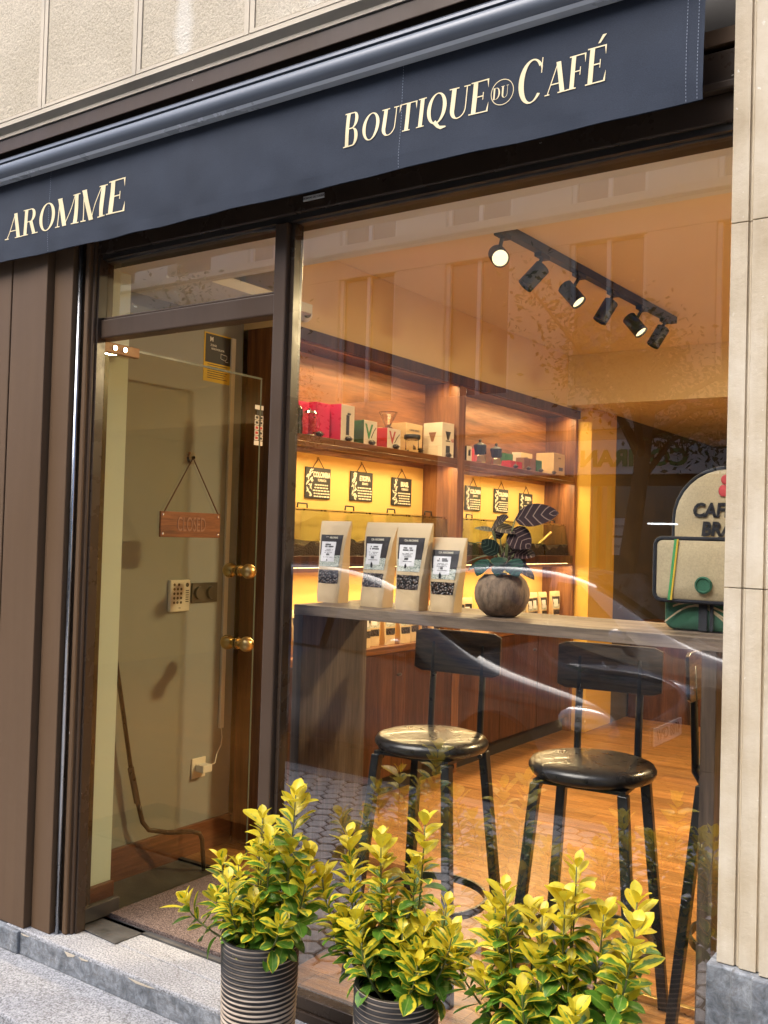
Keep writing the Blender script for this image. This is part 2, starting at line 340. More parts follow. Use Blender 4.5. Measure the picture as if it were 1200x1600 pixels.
def matmat():
    mt, t, b = nodes_of('brown_flecked_doormat'); v = coords(t)
    n = noise_n(t, v, 260, 2, .8)
    c = ramp(t, n, [(0.38, (0.045, 0.030, 0.026)), (0.52, (0.15, 0.105, 0.09)), (0.66, (0.32, 0.25, 0.22))])
    lk(t, c, b.inputs['Base Color']); b.inputs['Roughness'].default_value = 1.0; bump(t, b, n, 0.8, 0.004); return mt
M['mat'] = matmat()
M['car_silver'] = plain('silver_car_paint', (0.42, 0.43, 0.45), 0.18, 0.6, .03, 4, coat=1)
M['car_dark'] = plain('dark_grey_car_paint', (0.10, 0.105, 0.115), 0.15, 0.3, .03, 4, coat=1)
M['car_glass'] = plain('dark_car_glass', (0.012, 0.015, 0.018), 0.03, 0, .05, 4, spec=1.0)
M['lampglass'] = plain('clear_headlight', (0.7, 0.72, 0.75), 0.08, 0.5, .05, 4)
M['facade2'] = plain('pale_render', (0.62, 0.57, 0.48), 0.85, 0, .1, 2, .2, 60)
M['bark'] = plain('grey_brown_bark', (0.055, 0.042, 0.03), 0.9, 0, .35, 20, 1.0, 40, stretch=(1, 1, .3))
M['tree_leaf'] = plain('street_tree_leaf', (0.05, 0.09, 0.025), 0.5, 0, .4, 30)
M['sign_white'] = plain('white_sign_panel', (0.85, 0.86, 0.86), 0.5)
M['sign_green'] = plain('green_sign_letters', (0.03, 0.32, 0.08), 0.5)
M['tube'] = emit('fluorescent_tube', (0.9, 0.97, 1.0), 4)

# ------------------------------------------------------------------ mesh builder
class MB:
    def __init__(s): s.v = []; s.f = []; s.uv = {}; s.age = None; s.mi = []
    def add(s, vs, fs, mi=0, uvs=None, age=None):
        o = len(s.v); s.v += [Vector(p) for p in vs]
        for k, f in enumerate(fs):
            s.f.append(tuple(i + o for i in f)); s.mi.append(mi)
        if uvs is not None:
            for i, u in enumerate(uvs): s.uv[o + i] = u
        if age is not None:
            if s.age is None: s.age = {}
            for i in range(len(vs)): s.age[o + i] = age
        return s
    def box(s, x0, x1, y0, y1, z0, z1, mi=0):
        vs = [(x, y, z) for x in (x0, x1) for y in (y0, y1) for z in (z0, z1)]
        return s.add(vs, [(0, 1, 3, 2), (4, 6, 7, 5), (0, 4, 5, 1), (2, 3, 7, 6), (0, 2, 6, 4), (1, 5, 7, 3)], mi)
    def cyl(s, p0, p1, r0, r1=None, n=20, caps=True, mi=0):
        r1 = r0 if r1 is None else r1
        p0 = Vector(p0); p1 = Vector(p1); d = (p1 - p0).normalized()
        a = d.orthogonal().normalized(); b = d.cross(a); vs = []
        for p, r in ((p0, r0), (p1, r1)):
            for k in range(n):
                t = 2 * math.pi * k / n; vs.append(p + a * (r * math.cos(t)) + b * (r * math.sin(t)))
        fs = [(k, (k + 1) % n, n + (k + 1) % n, n + k) for k in range(n)]
        if caps: fs += [tuple(reversed(range(n))), tuple(range(n, 2 * n))]
        return s.add(vs, fs, mi)
    def tube(s, pts, r, n=10, closed=False, caps=True):
        pts = [Vector(p) for p in pts]; N = len(pts)
        rr = r if hasattr(r, '__len__') else [r] * N
        t0 = (pts[1] - pts[0]).normalized(); a = t0.orthogonal().normalized(); vs = []
        for i, p in enumerate(pts):
            if closed: d = (pts[(i + 1) % N] - pts[i - 1]).normalized()
            else: d = (pts[min(i + 1, N - 1)] - pts[max(i - 1, 0)]).normalized()
            a = (a - d * a.dot(d)).normalized(); b = d.cross(a)
            for k in range(n):
                t = 2 * math.pi * k / n; vs.append(p + a * (rr[i] * math.cos(t)) + b * (rr[i] * math.sin(t)))
        fs = []
        for i in range(N if closed else N - 1):
            j = (i + 1) % N
            for k in range(n): fs.append((i * n + k, i * n + (k + 1) % n, j * n + (k + 1) % n, j * n + k))
        if caps and not closed: fs += [tuple(reversed(range(n))), tuple(range((N - 1) * n, N * n))]
        return s.add(vs, fs)
    def lathe(s, c, prof, n=32, caps=True):
        c = Vector(c); vs = []
        for (r, z) in prof:
            for k in range(n):
                t = 2 * math.pi * k / n; vs.append(c + Vector((r * math.cos(t), r * math.sin(t), z)))
        fs = []
        for i in range(len(prof) - 1):
            for k in range(n): fs.append((i * n + k, i * n + (k + 1) % n, (i + 1) * n + (k + 1) % n, (i + 1) * n + k))
        if caps: fs += [tuple(reversed(range(n))), tuple(range((len(prof) - 1) * n, len(prof) * n))]
        return s.add(vs, fs)
    def ell(s, c, r, n=16, mth=10):
        prof = []
        vs = []; c = Vector(c)
        for i in range(1, mth):
            ph = math.pi * i / mth - math.pi / 2
            for k in range(n):
                t = 2 * math.pi * k / n
                vs.append(c + Vector((r[0] * math.cos(ph) * math.cos(t), r[1] * math.cos(ph) * math.sin(t), r[2] * math.sin(ph))))
        fs = []
        for i in range(mth - 2):
            for k in range(n): fs.append((i * n + k, i * n + (k + 1) % n, (i + 1) * n + (k + 1) % n, (i + 1) * n + k))
        vs += [c - Vector((0, 0, r[2])), c + Vector((0, 0, r[2]))]; L = (mth - 1) * n
        for k in range(n):
            fs.append((L, (k + 1) % n, k)); fs.append((L + 1, (mth - 2) * n + k, (mth - 2) * n + (k + 1) % n))
        return s.add(vs, fs)
    def prism(s, poly, axis, a, b):  # poly in the other two axes (ordered), extruded along axis from a to b
        n = len(poly); vs = []
        for q in (a, b):
            for (u, v) in poly:
                vs.append({'x': (q, u, v), 'y': (u, q, v), 'z': (u, v, q)}[axis])
        fs = [(k, (k + 1) % n, n + (k + 1) % n, n + k) for k in range(n)] + [tuple(reversed(range(n))), tuple(range(n, 2 * n))]
        return s.add(vs, fs)
    def xf(s, mtx):
        s.v = [mtx @ p for p in s.v]; return s
    def build(s, name, mat, parent=None, smooth=False, bevel=0, org=None, sub=0, seg=2):
        me = bpy.data.meshes.new(name)
        if org is None:
            q = parent; org = Vector((0, 0, 0))
            if q is not None and not q.get('_local'):
                while q.parent: q = q.parent
                org = Vector(q.location)
            if q is not None and q.get('_local'): org = Vector((0, 0, 0))
        me.from_pydata([tuple(p - org) for p in s.v], [], s.f)
        mats = mat if isinstance(mat, (list, tuple)) else [mat]
        for mm in mats: me.materials.append(mm)
        if len(mats) > 1:
            for p, k in zip(me.polygons, s.mi): p.material_index = k
        if s.uv:
            ul = me.uv_layers.new(name='UVMap')
            for lp in me.loops: ul.data[lp.index].uv = s.uv.get(lp.vertex_index, (0, 0))
        if s.age is not None:
            at = me.attributes.new('age', 'FLOAT', 'POINT')
            for i in range(len(me.vertices)): at.data[i].value = s.age.get(i, 0)
        if smooth:
            for p in me.polygons: p.use_smooth = True
        me.validate(); me.update()
        import bmesh
        bm = bmesh.new(); bm.from_mesh(me)
        if not s.uv: bmesh.ops.recalc_face_normals(bm, faces=bm.faces)
        bm.to_mesh(me); bm.free()
        if smooth == 'auto':
            try: me.set_sharp_from_angle(angle=R(40))
            except Exception: pass
        o = bpy.data.objects.new(name, me); COL.objects.link(o)
        if parent is not None:
            o.parent = parent
            if parent.get('_local'): o['_local'] = 1
        if bevel:
            bv = o.modifiers.new('bevel', 'BEVEL'); bv.width = bevel; bv.segments = seg; bv.limit_method = 'ANGLE'; bv.angle_limit = R(40)
        if sub:
            sb = o.modifiers.new('sub', 'SUBSURF'); sb.levels = sub; sb.render_levels = sub
        return o
def tag(o, label=None, cat=None, group=None, kind=None):
    if label: o['label'] = label
    if cat: o['category'] = cat
    if group: o['group'] = group
    if kind: o['kind'] = kind
    return o
def thing(name, label, cat, loc=(0, 0, 0), rz=0, group=None, local=False):
    o = bpy.data.objects.new(name, None); COL.objects.link(o); o.location = loc; o.rotation_euler = (0, 0, rz)
    o.empty_display_size = 0.05
    if local: o['_local'] = 1
    return tag(o, label, cat, group)
def struct(o): return tag(o, kind='structure')
def copy_tree(o, parent=None):
    c = o.copy(); COL.objects.link(c)
    if parent is not None: c.parent = parent
    for ch in list(o.children): copy_tree(ch, c)
    return c
def BX(*a): return MB().box(*a)
FRONT = Matrix(((1, 0, 0), (0, 0, -1), (0, 1, 0)))   # text x->X, y->Z, facing -Y
SIDE = Matrix(((0, 0, 1), (1, 0, 0), (0, 1, 0)))    # text x->+Y, y->Z, facing +X
BACKW = Matrix(((-1, 0, 0), (0, 0, 1), (0, 1, 0)))   # facing +Y
def text_mb(s, size, pos, rot=FRONT, align='CENTER', ext=0.0006, xs=1.0, bold=0.0, shear=0):
    cu = bpy.data.curves.new('t', 'FONT'); cu.body = s; cu.size = size; cu.align_x = align; cu.align_y = 'CENTER'
    cu.extrude = ext; cu.offset = bold; cu.resolution_u = 3; cu.shear = shear
    ob = bpy.data.objects.new('t', cu); COL.objects.link(ob)
    bpy.context.view_layer.update()
    dg = bpy.context.evaluated_depsgraph_get()
    me = bpy.data.meshes.new_from_object(ob.evaluated_get(dg))
    mb = MB(); P = Vector(pos)
    mb.add([P + rot @ Vector((v.co.x * xs, v.co.y, v.co.z)) for v in me.vertices], [tuple(p.vertices) for p in me.polygons])
    bpy.data.objects.remove(ob); bpy.data.curves.remove(cu); bpy.data.meshes.remove(me)
    return mb
def join(mbs):
    r = MB()
    for q in mbs: r.add(q.v, q.f)
    return r

# ------------------------------------------------------------------ ground
ZF, ZT, ZL, ZS, ZR = -1.30, -1.37, -1.45, -1.55, -1.67
struct(BX(-60, 60, -60, -0.05, -2.0, ZR - 0.004).build('terrain', M['asphalt']))
struct(BX(-30, 25, -8.3, -2.93, ZR - 0.02, ZR).build('road', M['asphalt']))
struct(BX(-30, 25, -2.93, -2.78, ZR - .02, ZS + .002).build('kerb', M['granite'], bevel=.01))
struct(BX(-30, 25, -8.45, -8.3, ZR - .02, ZS + .002).build('kerb', M['granite'], bevel=.01))
struct(BX(-30, 25, -10.2, -8.45, ZR - .02, ZS).build('opposite_pavement', M['joint']))
struct(BX(-30, 25, -2.78, -0.41, ZR - .02, ZS - 0.006).build('pavement', M['joint']))
def hexes(x0, x1, y0, y1, r, z):
    mb = MB(); dx = r * math.sqrt(3); dy = r * 1.5; j = 0; y = y0 + r
    while y < y1 - r * 0.5:
        x = x0 + (dx / 2 if j % 2 else 0)
        while x < x1:
            rr = r * 0.90; zz = z + random.uniform(-.0015, .0015)
            top = [(x + (rr - .005) * math.cos(R(60 * k + 30)), y + (rr - .005) * math.sin(R(60 * k + 30)), zz) for k in range(6)]
            low = [(x + rr * math.cos(R(60 * k + 30)), y + rr * math.sin(R(60 * k + 30)), zz - .005) for k in range(6)]
            mb.add(top + low, [tuple(range(6))] + [(k, k + 6, (k + 1) % 6 + 6, (k + 1) % 6) for k in range(6)])
            x += dx
        y += dy; j += 1
    return mb
struct(hexes(-8, 2.5, -2.78, -0.42, 0.064, ZS).build('hexagon_paving', M['hex']))
struct(BX(-30, 25, -0.41, -0.125, ZR, ZL).build('stone_ledge', M['granite'], bevel=.006))
struct(MB().box(-2.96, -0.56, -0.125, 0.0, ZR, ZT).box(-2.96, -1.94, 0.0, .10, ZR, ZT).build('entrance_step', M['granite'], bevel=.006))
struct(MB().box(-2.958, -0.56, -0.128, -0.1255, ZL, ZT - .012).build('step_riser', M['marble']))
struct(BX(-3.3, -1.95, 0.1005, 0.70, -1.6, ZT + .004).build('entrance_floor', M['slate']))
struct(BX(-3.3, -1.95, 0.70, 1.06, -1.6, ZT + .007).build('inner_entrance_floor', M['floor']))
struct(MB().box(-1.95, 2.2, 0.03, 0.70, -1.6, ZF)  .box(-1.95, 2.2, .70, 1.06, -1.6, ZF).box(-3.3, 2.2, 1.06, 8.0, -1.6, ZF).build('shop_floor', M['floor']))
struct(BX(-2.98, -1.96, .69, .712, ZT, ZT + .012).build('floor_edging', M['black_metal']))
rc = random.Random(4); q = MB(); xx = -2.94
while xx < -.62:
    l_ = rc.uniform(.03, .14); h_ = rc.uniform(.004, .020)
    if rc.random() < .6:
        q.prism([(xx, ZT - .010), (xx + l_ * .3, ZT - .010 - h_), (xx + l_ * .8, ZT - .010 - h_ * .6), (xx + l_, ZT - .010)], 'y', -.1295, -.1282)
    xx += l_ * 1.3
struct(q.build('mortar_chips', M['stone_smooth']))
t_ = thing('doormat', 'brown flecked doormat filling the shop entrance', 'doormat', (-2.3, .1, ZT))
MB().box(-2.722, -1.955, .125, .64, ZT + .0045, ZT + .018).build('pile', M['mat'], t_)
tag(MB().prism([(-2.76, .005), (-2.53, -.012), (-2.525, .118), (-2.745, .118)], 'z', ZT + .0005, ZT + .004).build('slate_patch', M['slate'], None), 'dark worn slate patch let into the step', 'stone slab')
tag(MB().box(-1.935, -.585, .535, .552, ZF, ZF + .022).box(-1.935, -.585, .556, .572, ZF, ZF + .012).build('brass_floor_strip', M['brass'], bevel=.002), 'long brass strip across the wooden floor below the stools', 'floor strip')

# ------------------------------------------------------------------ stone building
B = thing('stone_building', 'pale stone building front above and beside the dark awning', 'building', (0, 0, ZS))
xs = [-7.05 + .503 * k for k in range(26)]
pn = MB(); fr_ = MB()
for k in range(len(xs) - 1):
    for z0, z1 in ((1.506, 2.53), (2.53, 3.58)):
        pn.box(xs[k] + .022, xs[k + 1] - .022, -.055, .10, z0 + .012, z1 - .012)
        fr_.box(xs[k] + .002, xs[k] + .0205, -.058, .10, z0, z1); fr_.box(xs[k + 1] - .0205, xs[k + 1] - .002, -.058, .10, z0, z1)
        fr_.box(xs[k] + .0215, xs[k + 1] - .0215, -.058, .10, z0, z0 + .011); fr_.box(xs[k] + .0215, xs[k + 1] - .0215, -.058, .10, z1 - .0115, z1 - .001)
pn.build('stone_panel', M['stone'], B, bevel=.003)
fr_.build('panel_border', M['stone_smooth'], B)
MB().prism([(-.056, 1.505), (-.056, 1.488), (-.036, 1.470), (-.036, 1.458), (.2, 1.458), (.2, 1.505)], 'x', -7.05, 5.5).build('lower_moulding', M['stone_smooth'], B, smooth='auto')
MB().box(-7.05, 5.5, -.030, .09, 1.405, 1.4575)  .build('soffit_board', M['frame'], B, bevel=.003)
MB().box(-7.05, 5.5, .101, .3, 1.5165, 9).build('upper_wall', M['stone_smooth'], B)
for za, zb in ((-.86, -.0885), (-.0865, .676), (.678, 1.457)):
    MB().prism([(-.565, -.12), (-.530, -.12), (-.530, -.113), (-.526, -.113), (-.526, -.117), (-.522, -.117), (-.522, -.113), (-.520, -.113), (-.520, -.125), (-.486, -.125), (-.486, -.118), (-.478, -.118), (-.478, -.135), (.35, -.135), (.35, .12), (-.565, .12)], 'z', za, zb).build('pilaster_block', M['pilaster'], B, bevel=.0025)
MB().prism([(-.582, -.135), (-.531, -.135), (-.531, -.142), (-.488, -.142), (-.488, -.152), (.36, -.152), (.36, .12), (-.582, .12)], 'z', -1.5, -.862).build('pilaster_base', M['marble'], B, bevel=.004)
MB().box(.36, 5.5, -.06, .12, -1.5, 1.457).build('side_wall', M['stone_smooth'], B)
MB().box(-7, -3.55, -.06, .12, -1.5, 1.457).build('side_wall', M['stone_smooth'], B)
# left plinth
MB().box(-7, -2.872, -.14, .1, ZL, ZT - .004).build('plinth', M['marble'], B, bevel=.005)

# ------------------------------------------------------------------ shopfront frame
S = thing('shopfront', 'brown painted shopfront frame with large window and transom', 'shopfront', (-1.7, 0, ZT))
zt = 1.10
for a_, b_ in ((-3.55, -3.072), (-3.064, -2.869)): BX(a_, b_, -.12, .05, ZT, zt).build('pilaster_panel', M['brown'], S, bevel=.003)
BX(-2.863, -2.764, -.094, .05, ZT, zt).build('jamb_moulding', M['brown'], S, bevel=.003)
BX(-2.737, -2.7165, -.065, .0, ZT, zt).build('jamb_moulding', M['brown'], S, bevel=.004)
BX(-2.7160, -2.7045, -.050, .0, ZT, zt).build('jamb_bead', M['frame'], S, bevel=.003)
BX(-2.7040, -2.697, -.038, .0, ZT, zt).build('jamb_bead', M['brown_dark'], S, bevel=.002)
BX(-2.8685, -2.8635, -.088, .05, ZT, zt).build('dark_joint', M['dark'], S)
MB().box(-2.7635, -2.7375, -.050, .05, ZT, zt).build('guide_channel', M['brown_dark'], S)
BX(-2.7370, -2.712, .0005, .012, ZT, .66).build('jamb', M['brown_dark'], S, bevel=.002)
MB().cyl((-2.7505, -.073, ZT), (-2.7505, -.073, zt), .0075).build('guide_rod', M['steel'], S, smooth=True)
# head with mouldings
MB().box(-2.75, -.56, -.035, .05, .935, 1.00).box(-2.75, -.56, -.055, .05, 1.0005, 1.02).box(-2.75, -.56, -.03, .05, 1.0205, zt).build('head_beam', M['brown_dark'], S, bevel=.004)
MB().box(-7, 2, .05, .09, .925, 1.4245).build('shutter_box', M['dark'], S)
MB().box(-.72, -.567, -.03, .049, 1.115, 1.15).build('shutter_bracket', M['brown'], S)
MB().cyl((-.66, -.06, 1.26), (-.60, -.06, 1.26), .045).cyl((-.60, -.06, 1.26), (-.585, -.06, 1.26), .018).build('roller_end', M['black_matt'], S, smooth='auto')
MB().box(-2.75, -.56, -.025, .05, .918, .9348).build('rebate', M['dark'], S)
# mullion
MB().box(-1.915, -1.868, -.03, .045, ZT, .9175).build('mullion', M['frame'], S, bevel=.005)
BX(-1.867, -1.853, -.012, .03, ZT + .03, .9175).build('glazing_bead', M['brown_dark'], S, bevel=.002)
# transom
MB().box(-2.7495, -1.9155, -.022, .04, .648, .712).box(-2.7495, -1.9155, -.012, .04, .7125, .722).build('transom_bar', M['frame'], S, bevel=.005)
MB().box(-2.7365, -2.715, .0125, .04, .7225, .9175).build('glazing_bead', M['brown_dark'], S, bevel=.002)
MB().box(-1.852, -.56, -.028, .04, ZT, ZT + .026).box(-1.852, -.56, -.018, .04, ZT + .0265, ZT + .062).build('sill', M['brown_dark'], S, bevel=.003)
def pane(x0, x1, z0, z1, name, parent, y=.004):
    mb = MB(); mb.box(x0, x1, y, y + .008, z0, z1); mb.mi = [1, 1, 0, 1, 1, 1]
    return mb.build(name, [M['glass'], M['glass_in']], parent)
pane(-1.855, -.56, ZT + .05, .92, 'window_pane', S)
pane(-2.724, -1.914, .718, .92, 'transom_pane', S)
# rough mastic along the head
mb = MB()
for (xa, xb) in ((-2.70, -1.93), (-1.85, -.57)):
    pts = []; x = xa
    while x < xb:
        pts.append((x, -.003, .919 - .004 * noise.noise(Vector((x * 9, 0, 3))))); x += .012
    mb.tube(pts, [.006 + .004 * abs(noise.noise(Vector((p[0] * 31, 2, 0)))) for p in pts], 6)
mb.build('mastic', M['dark'], S, smooth=True)
lb = tag(BX(-1.803, -1.727, -.0385, -.0355, .962, .976).build('maker_plate', M['white'], S))
text_mb('PERSIANAS DE TOLEDO', .008, (-1.765, -.0388, .969), ext=.0003).build('lettering', M['ink'], lb)

# open glass door
D = thing('glass_door', 'frameless glass door standing open into the shop', 'door', (-2.73, .01, ZT))
mb = MB(); mb.box(-2.735, -2.727, .008, .838, -1.354, .643); mb.mi = [1, 0, 1, 1, 1, 1]
mb.build('door_pane', [M['glass_door'], M['glass_case']], D)
MB().box(-2.7267, -2.7255, .001, .838, .634, .6425).box(-2.7267, -2.7255, .829, .838, -1.35, .6335).build('glass_edge', M['glass_edge'], D)
MB().box(-2.744, -2.718, .0, .165, -1.358, -1.306).build('hinge_fitting', M['grey_metal'], D, bevel=.002)
f = MB().box(-2.744, -2.718, .0, .170, .612, .648).build('hinge_fitting', M['copper'], D, bevel=.002)
MB().cyl((-2.7185, .055, .630), (-2.712, .055, .630), .008).cyl((-2.7185, .10, .630), (-2.712, .10, .630), .008).build('screw', M['chrome'], f)
for zc in (-.16, -.454):
    mb = MB()
    for sx in (1, -1):
        mb.ell((-2.731 + sx * .052, .742, zc), (.031, .031, .031), 20, 12)
        mb.cyl((-2.731 + sx * .004, .742, zc), (-2.731 + sx * .028, .742, zc), .016, .014)
        mb.cyl((-2.731 + sx * .004, .742, zc), (-2.731 + sx * .010, .742, zc), .022, .022)
    mb.build('door_knob', M['brass'], D, smooth='auto')
st = MB()
cols = []
st = BX(-2.7265, -2.7255, .797, .852, .358, .527).build('payment_sticker', M['clear'] if 'clear' in M else M['label_white'], None) if False else None
sk = MB(); sk2 = MB(); sk3 = MB()
for k in range(8):
    z1 = .527 - k * .0212; z0 = z1 - .0185
    if k in (0, 7): sk.box(-2.7268, -2.7258, .800, .852, z0, z1)
    elif k == 1: sk2.box(-2.7268, -2.7258, .812, .850, z0 - .004, z1)
    else:
        sk.box(-2.7268, -2.7258, .802, .826, z0, z1); sk.box(-2.7268, -2.7258, .829, .852, z0, z1)
        q = sk3 if k in (4, 5, 6) else sk2
        q.box(-2.7257, -2.7252, .806, .822, z0 + .004, z1 - .004); (sk2 if k > 4 else q).box(-2.7257, -2.7252, .833, .848, z0 + .004, z1 - .005)
o = sk.build('payment_sticker', M['label_white'], D); sk2.build('sticker_print', M['ink'], o); sk3.build('sticker_print', M['red_print'], o)

# interior room
struct(BX(-3.12, -2.99, .19, 1.0, -1.4, 1.3).build('entry_wall', M['wall_entry']))
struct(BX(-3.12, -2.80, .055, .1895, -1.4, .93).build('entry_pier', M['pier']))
struct(BX(-3.12, -2.60, .401, 1.0, .93, .97).build('added_entrance_ceiling', M['soffit']))  # lowered ceiling added to darken the view through the transom
struct(MB().box(-2.798, -2.776, .06, .188, ZT + .002, ZT + .10).box(-2.9895, -2.972, .191, .999, ZT, ZT + .13).build('skirting', M['skirting'], bevel=.003))
struct(BX(-3.12, 2.2, .092, .40, .93, 1.5).build('window_soffit', M['soffit']))
struct(BX(-3.12, 2.2, .401, 4.1, 1.262, 1.5).build('ceiling', M['ceiling']))
struct(MB().box(-3.12, -2.735, 1.001, 4.1, .90, 1.261).build('upper_wall', M['wall']))
struct(BX(-3.12, -2.62, 4.101, 4.56, -1.4, .919).build('mustard_wall', M['ochre']))
struct(MB().box(-2.735, 2.2, 3.94, 4.1, .921, 1.261).box(-3.12, 2.2, 4.1005, 8.0, .92, 1.0).build('lowered_ceiling', M['ceiling']))
struct(MB().box(-3.12, -2.62, 4.561, 8.0, -1.4, .919).box(-3.12, 2.2, 7.0, 7.2, -1.4, .919).build('back_wall', M['back']))
struct(BX(2.0, 2.2, .09, 8.0, -1.4, 1.261).build('right_wall', M['wall']))
struct(BX(-.56, 2.2, .05, .09, -1.4, .93).build('inner_front_wall', M['wall']))
struct(BX(-3.25, -3.121, .05, 8.0, -1.4, 1.5).build('left_wall', M['wall']))
bc = thing('back_cabinet', 'dark walnut cabinet at the far end of the shop', 'cabinet', (-1.6, 4.9, ZF))
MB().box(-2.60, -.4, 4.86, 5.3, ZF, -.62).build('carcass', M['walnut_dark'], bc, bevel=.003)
MB().box(-2.61, -.38, 4.84, 5.31, -.619, -.59).build('top', M['walnut_y'], bc)

# ------------------------------------------------------------------ lights helper
def area(name, loc, size, sizey, energy, col, rot, parent=None):
    d = bpy.data.lights.new(name, 'AREA'); d.shape = 'RECTANGLE'; d.size = size; d.size_y = sizey; d.energy = energy; d.color = col
    o = bpy.data.objects.new(name, d); COL.objects.link(o)
    if parent is not None:
        q = parent
        while q.parent: q = q.parent
        o.parent = parent; o.location = Vector(loc) - Vector(q.location)
    else: o.location = loc
    o.rotation_euler = rot; return o
WARM = (1.0, 0.76, 0.38)
KI = 0.66
# ------------------------------------------------------------------ walnut shelving unit
U = thing('shelving_unit', 'wall length walnut shelving with lit niches and base cupboards', 'shelving', (-2.9, 1.0, ZF))
XF, XB = -2.72, -2.965
for a_, b_ in ((1.001, 1.025), (2.462, 2.537), (4.060, 4.0995)): BX(XB, XF, a_, b_, ZF - .07 if a_ < 2 else ZF, .899).build('upright', M['walnut'], U, bevel=.002)
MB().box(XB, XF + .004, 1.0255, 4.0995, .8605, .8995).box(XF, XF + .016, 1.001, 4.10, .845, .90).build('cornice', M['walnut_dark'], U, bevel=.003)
BAYS = ((1.0255, 2.4615), (2.5375, 4.0595))
for (a, b) in BAYS:
    MB().box(XB, XF - .003, a, b, .408, .438).build('shelf', M['walnut_y'], U, bevel=.003)
    MB().box(XB, XB + .02, a, b, .4385, .860).build('back_panel', M['walnut_y'], U)
    MB().box(XB, XB + .02, a, b, -.55, .385).build('back_panel', M['niche'], U)
    MB().box(XB, XB + .026, a, b, .3855, .4075).build('back_rail', M['walnut_y'], U)
    MB().box(XB, XF - .001, a, b, -.152, -.10).build('bean_case_shelf', M['walnut_dark'], U, bevel=.003)
    MB().box(XB, XF - .001, a, b, -.585, -.55).build('counter_shelf', M['walnut_y'], U, bevel=.003)
    n = 3
    for k in range(n):
        w0 = a + (b - a) * k / n; w1 = a + (b - a) * (k + 1) / n
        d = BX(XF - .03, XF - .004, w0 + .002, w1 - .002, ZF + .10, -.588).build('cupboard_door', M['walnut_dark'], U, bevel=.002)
        MB().ell((XF + .001, w1 - .05, -.70), (.006, .022, .008), 12, 8).build('pull', M['grey_metal'], d, smooth=True)
    MB().box(XB, XF - .05, a, b, ZF - .07, ZF + .0995).build('kickboard', M['dark'], U)
    MB().box(XB + .03, XF - .06, a, b, ZF + .1, -.586).build('cupboard_interior', M['dark'], U)
    for (zz, e) in ((.859, 6.0), (.407, 6.5), (-.153, 6.5)):
        BX(XF - .018, XF - .004, a, b, zz - .020, zz - .0005).build('shelf_lip', M['walnut_y'], U)
        L = BX(XF - .045, XF - .03, a + .02, b - .02, zz - .006, zz - .0005).build('led_strip', M['led'], U)
        area('led_light', (XF - .06, (a + b) / 2, zz - .012), .02, (b - a) * .92, e * KI, WARM, (0, R(-12), 0), L)

# bean dispensers (display case bins)
def bean_bin(y0, y1, label):
    t = thing('bean_bin', label, 'bean bin', (-2.9, (y0 + y1) / 2, -.10), group='glass coffee bean bins on the shelving')
    zt_, zb_ = .110, -.099
    mb = MB()
    # slanted glass front
    mb.add([(-2.74, y0, zb_), (-2.74, y1, zb_), (-2.78, y1, zt_), (-2.78, y0, zt_)], [(0, 1, 2, 3)])
    g = mb.build('glass_front', M['glass_case'], t)
    for ya in (y0, y1 - .004): MB().prism([(-2.94, zb_), (-2.742, zb_), (-2.78, zt_), (-2.94, zt_)], 'y', ya, ya + .004).build('side_glass', M['glass_case'], t)
    MB().box(-2.94, -2.778, y0, y1, zt_ + .0005, zt_ + .006).build('lid', M['glass_case'], t)
    MB().tube([(-2.79, (y0 + y1) / 2 - .035, zt_ + .006), (-2.79, (y0 + y1) / 2 - .033, zt_ + .026), (-2.79, (y0 + y1) / 2 + .033, zt_ + .026), (-2.79, (y0 + y1) / 2 + .035, zt_ + .006)], .004, 8).build('lid_handle', M['black_metal'], t, smooth=True)
    MB().box(-2.783, -2.777, y0, y1, zt_ - .006, zt_).build('lid_rim', M['brass'], t)
    # bean heap
    N = 14; vs = []; fs = []
    for i in range(N + 1):
        for j in range(7):
            y = y0 + .006 + (y1 - y0 - .012) * i / N; x = -2.935 + .18 * j / 6
            z = -.045 + .03 * noise.noise(Vector((x * 6, y * 7, 1))) + .012 * math.sin(i * 1.3 + y0 * 9)
            vs.append((x, y, z))
    for i in range(N):
        for j in range(6): fs.append((i * 7 + j, i * 7 + j + 1, (i + 1) * 7 + j + 1, (i + 1) * 7 + j))
    k0 = len(vs)
    for i in range(N + 1): vs.append((-2.752, vs[i * 7][1], zb_))
    for i in range(N): fs.append((i * 7 + 6, k0 + i, k0 + i + 1, (i + 1) * 7 + 6))
    MB().add(vs, fs).build('coffee_beans', M['beans'], t)
    return t
def scoop(y, label):
    t = thing('coffee_scoop', label, 'scoop', (-2.84, y, -.03), group='golden scoops standing in the bean bins')
    MB().cyl((-2.86, y, -.035), (-2.80, y + .085, .055), .009, .011, 10).ell((-2.868, y - .012, -.045), (.03, .03, .018), 12, 8).build('scoop_body', M['brass'], t, smooth='auto')
ordn = ['first', 'second', 'third', 'fourth']
for bi, (a, b) in enumerate(BAYS):
    for k in range(4):
        y0 = a + .004 + (b - a - .008) * k / 4; y1 = y0 + (b - a - .008) / 4 - .006
        bay = 'left bay under the pink boxes' if bi == 0 else 'right bay behind the potted plant'
        bean_bin(y0, y1, f'{ordn[k]} glass bean bin from the left in the {bay}')
        scoop(y0 + .05 + .06 * (k % 2), f'brass scoop leaning in the {ordn[k]} bean bin of the {bay}')

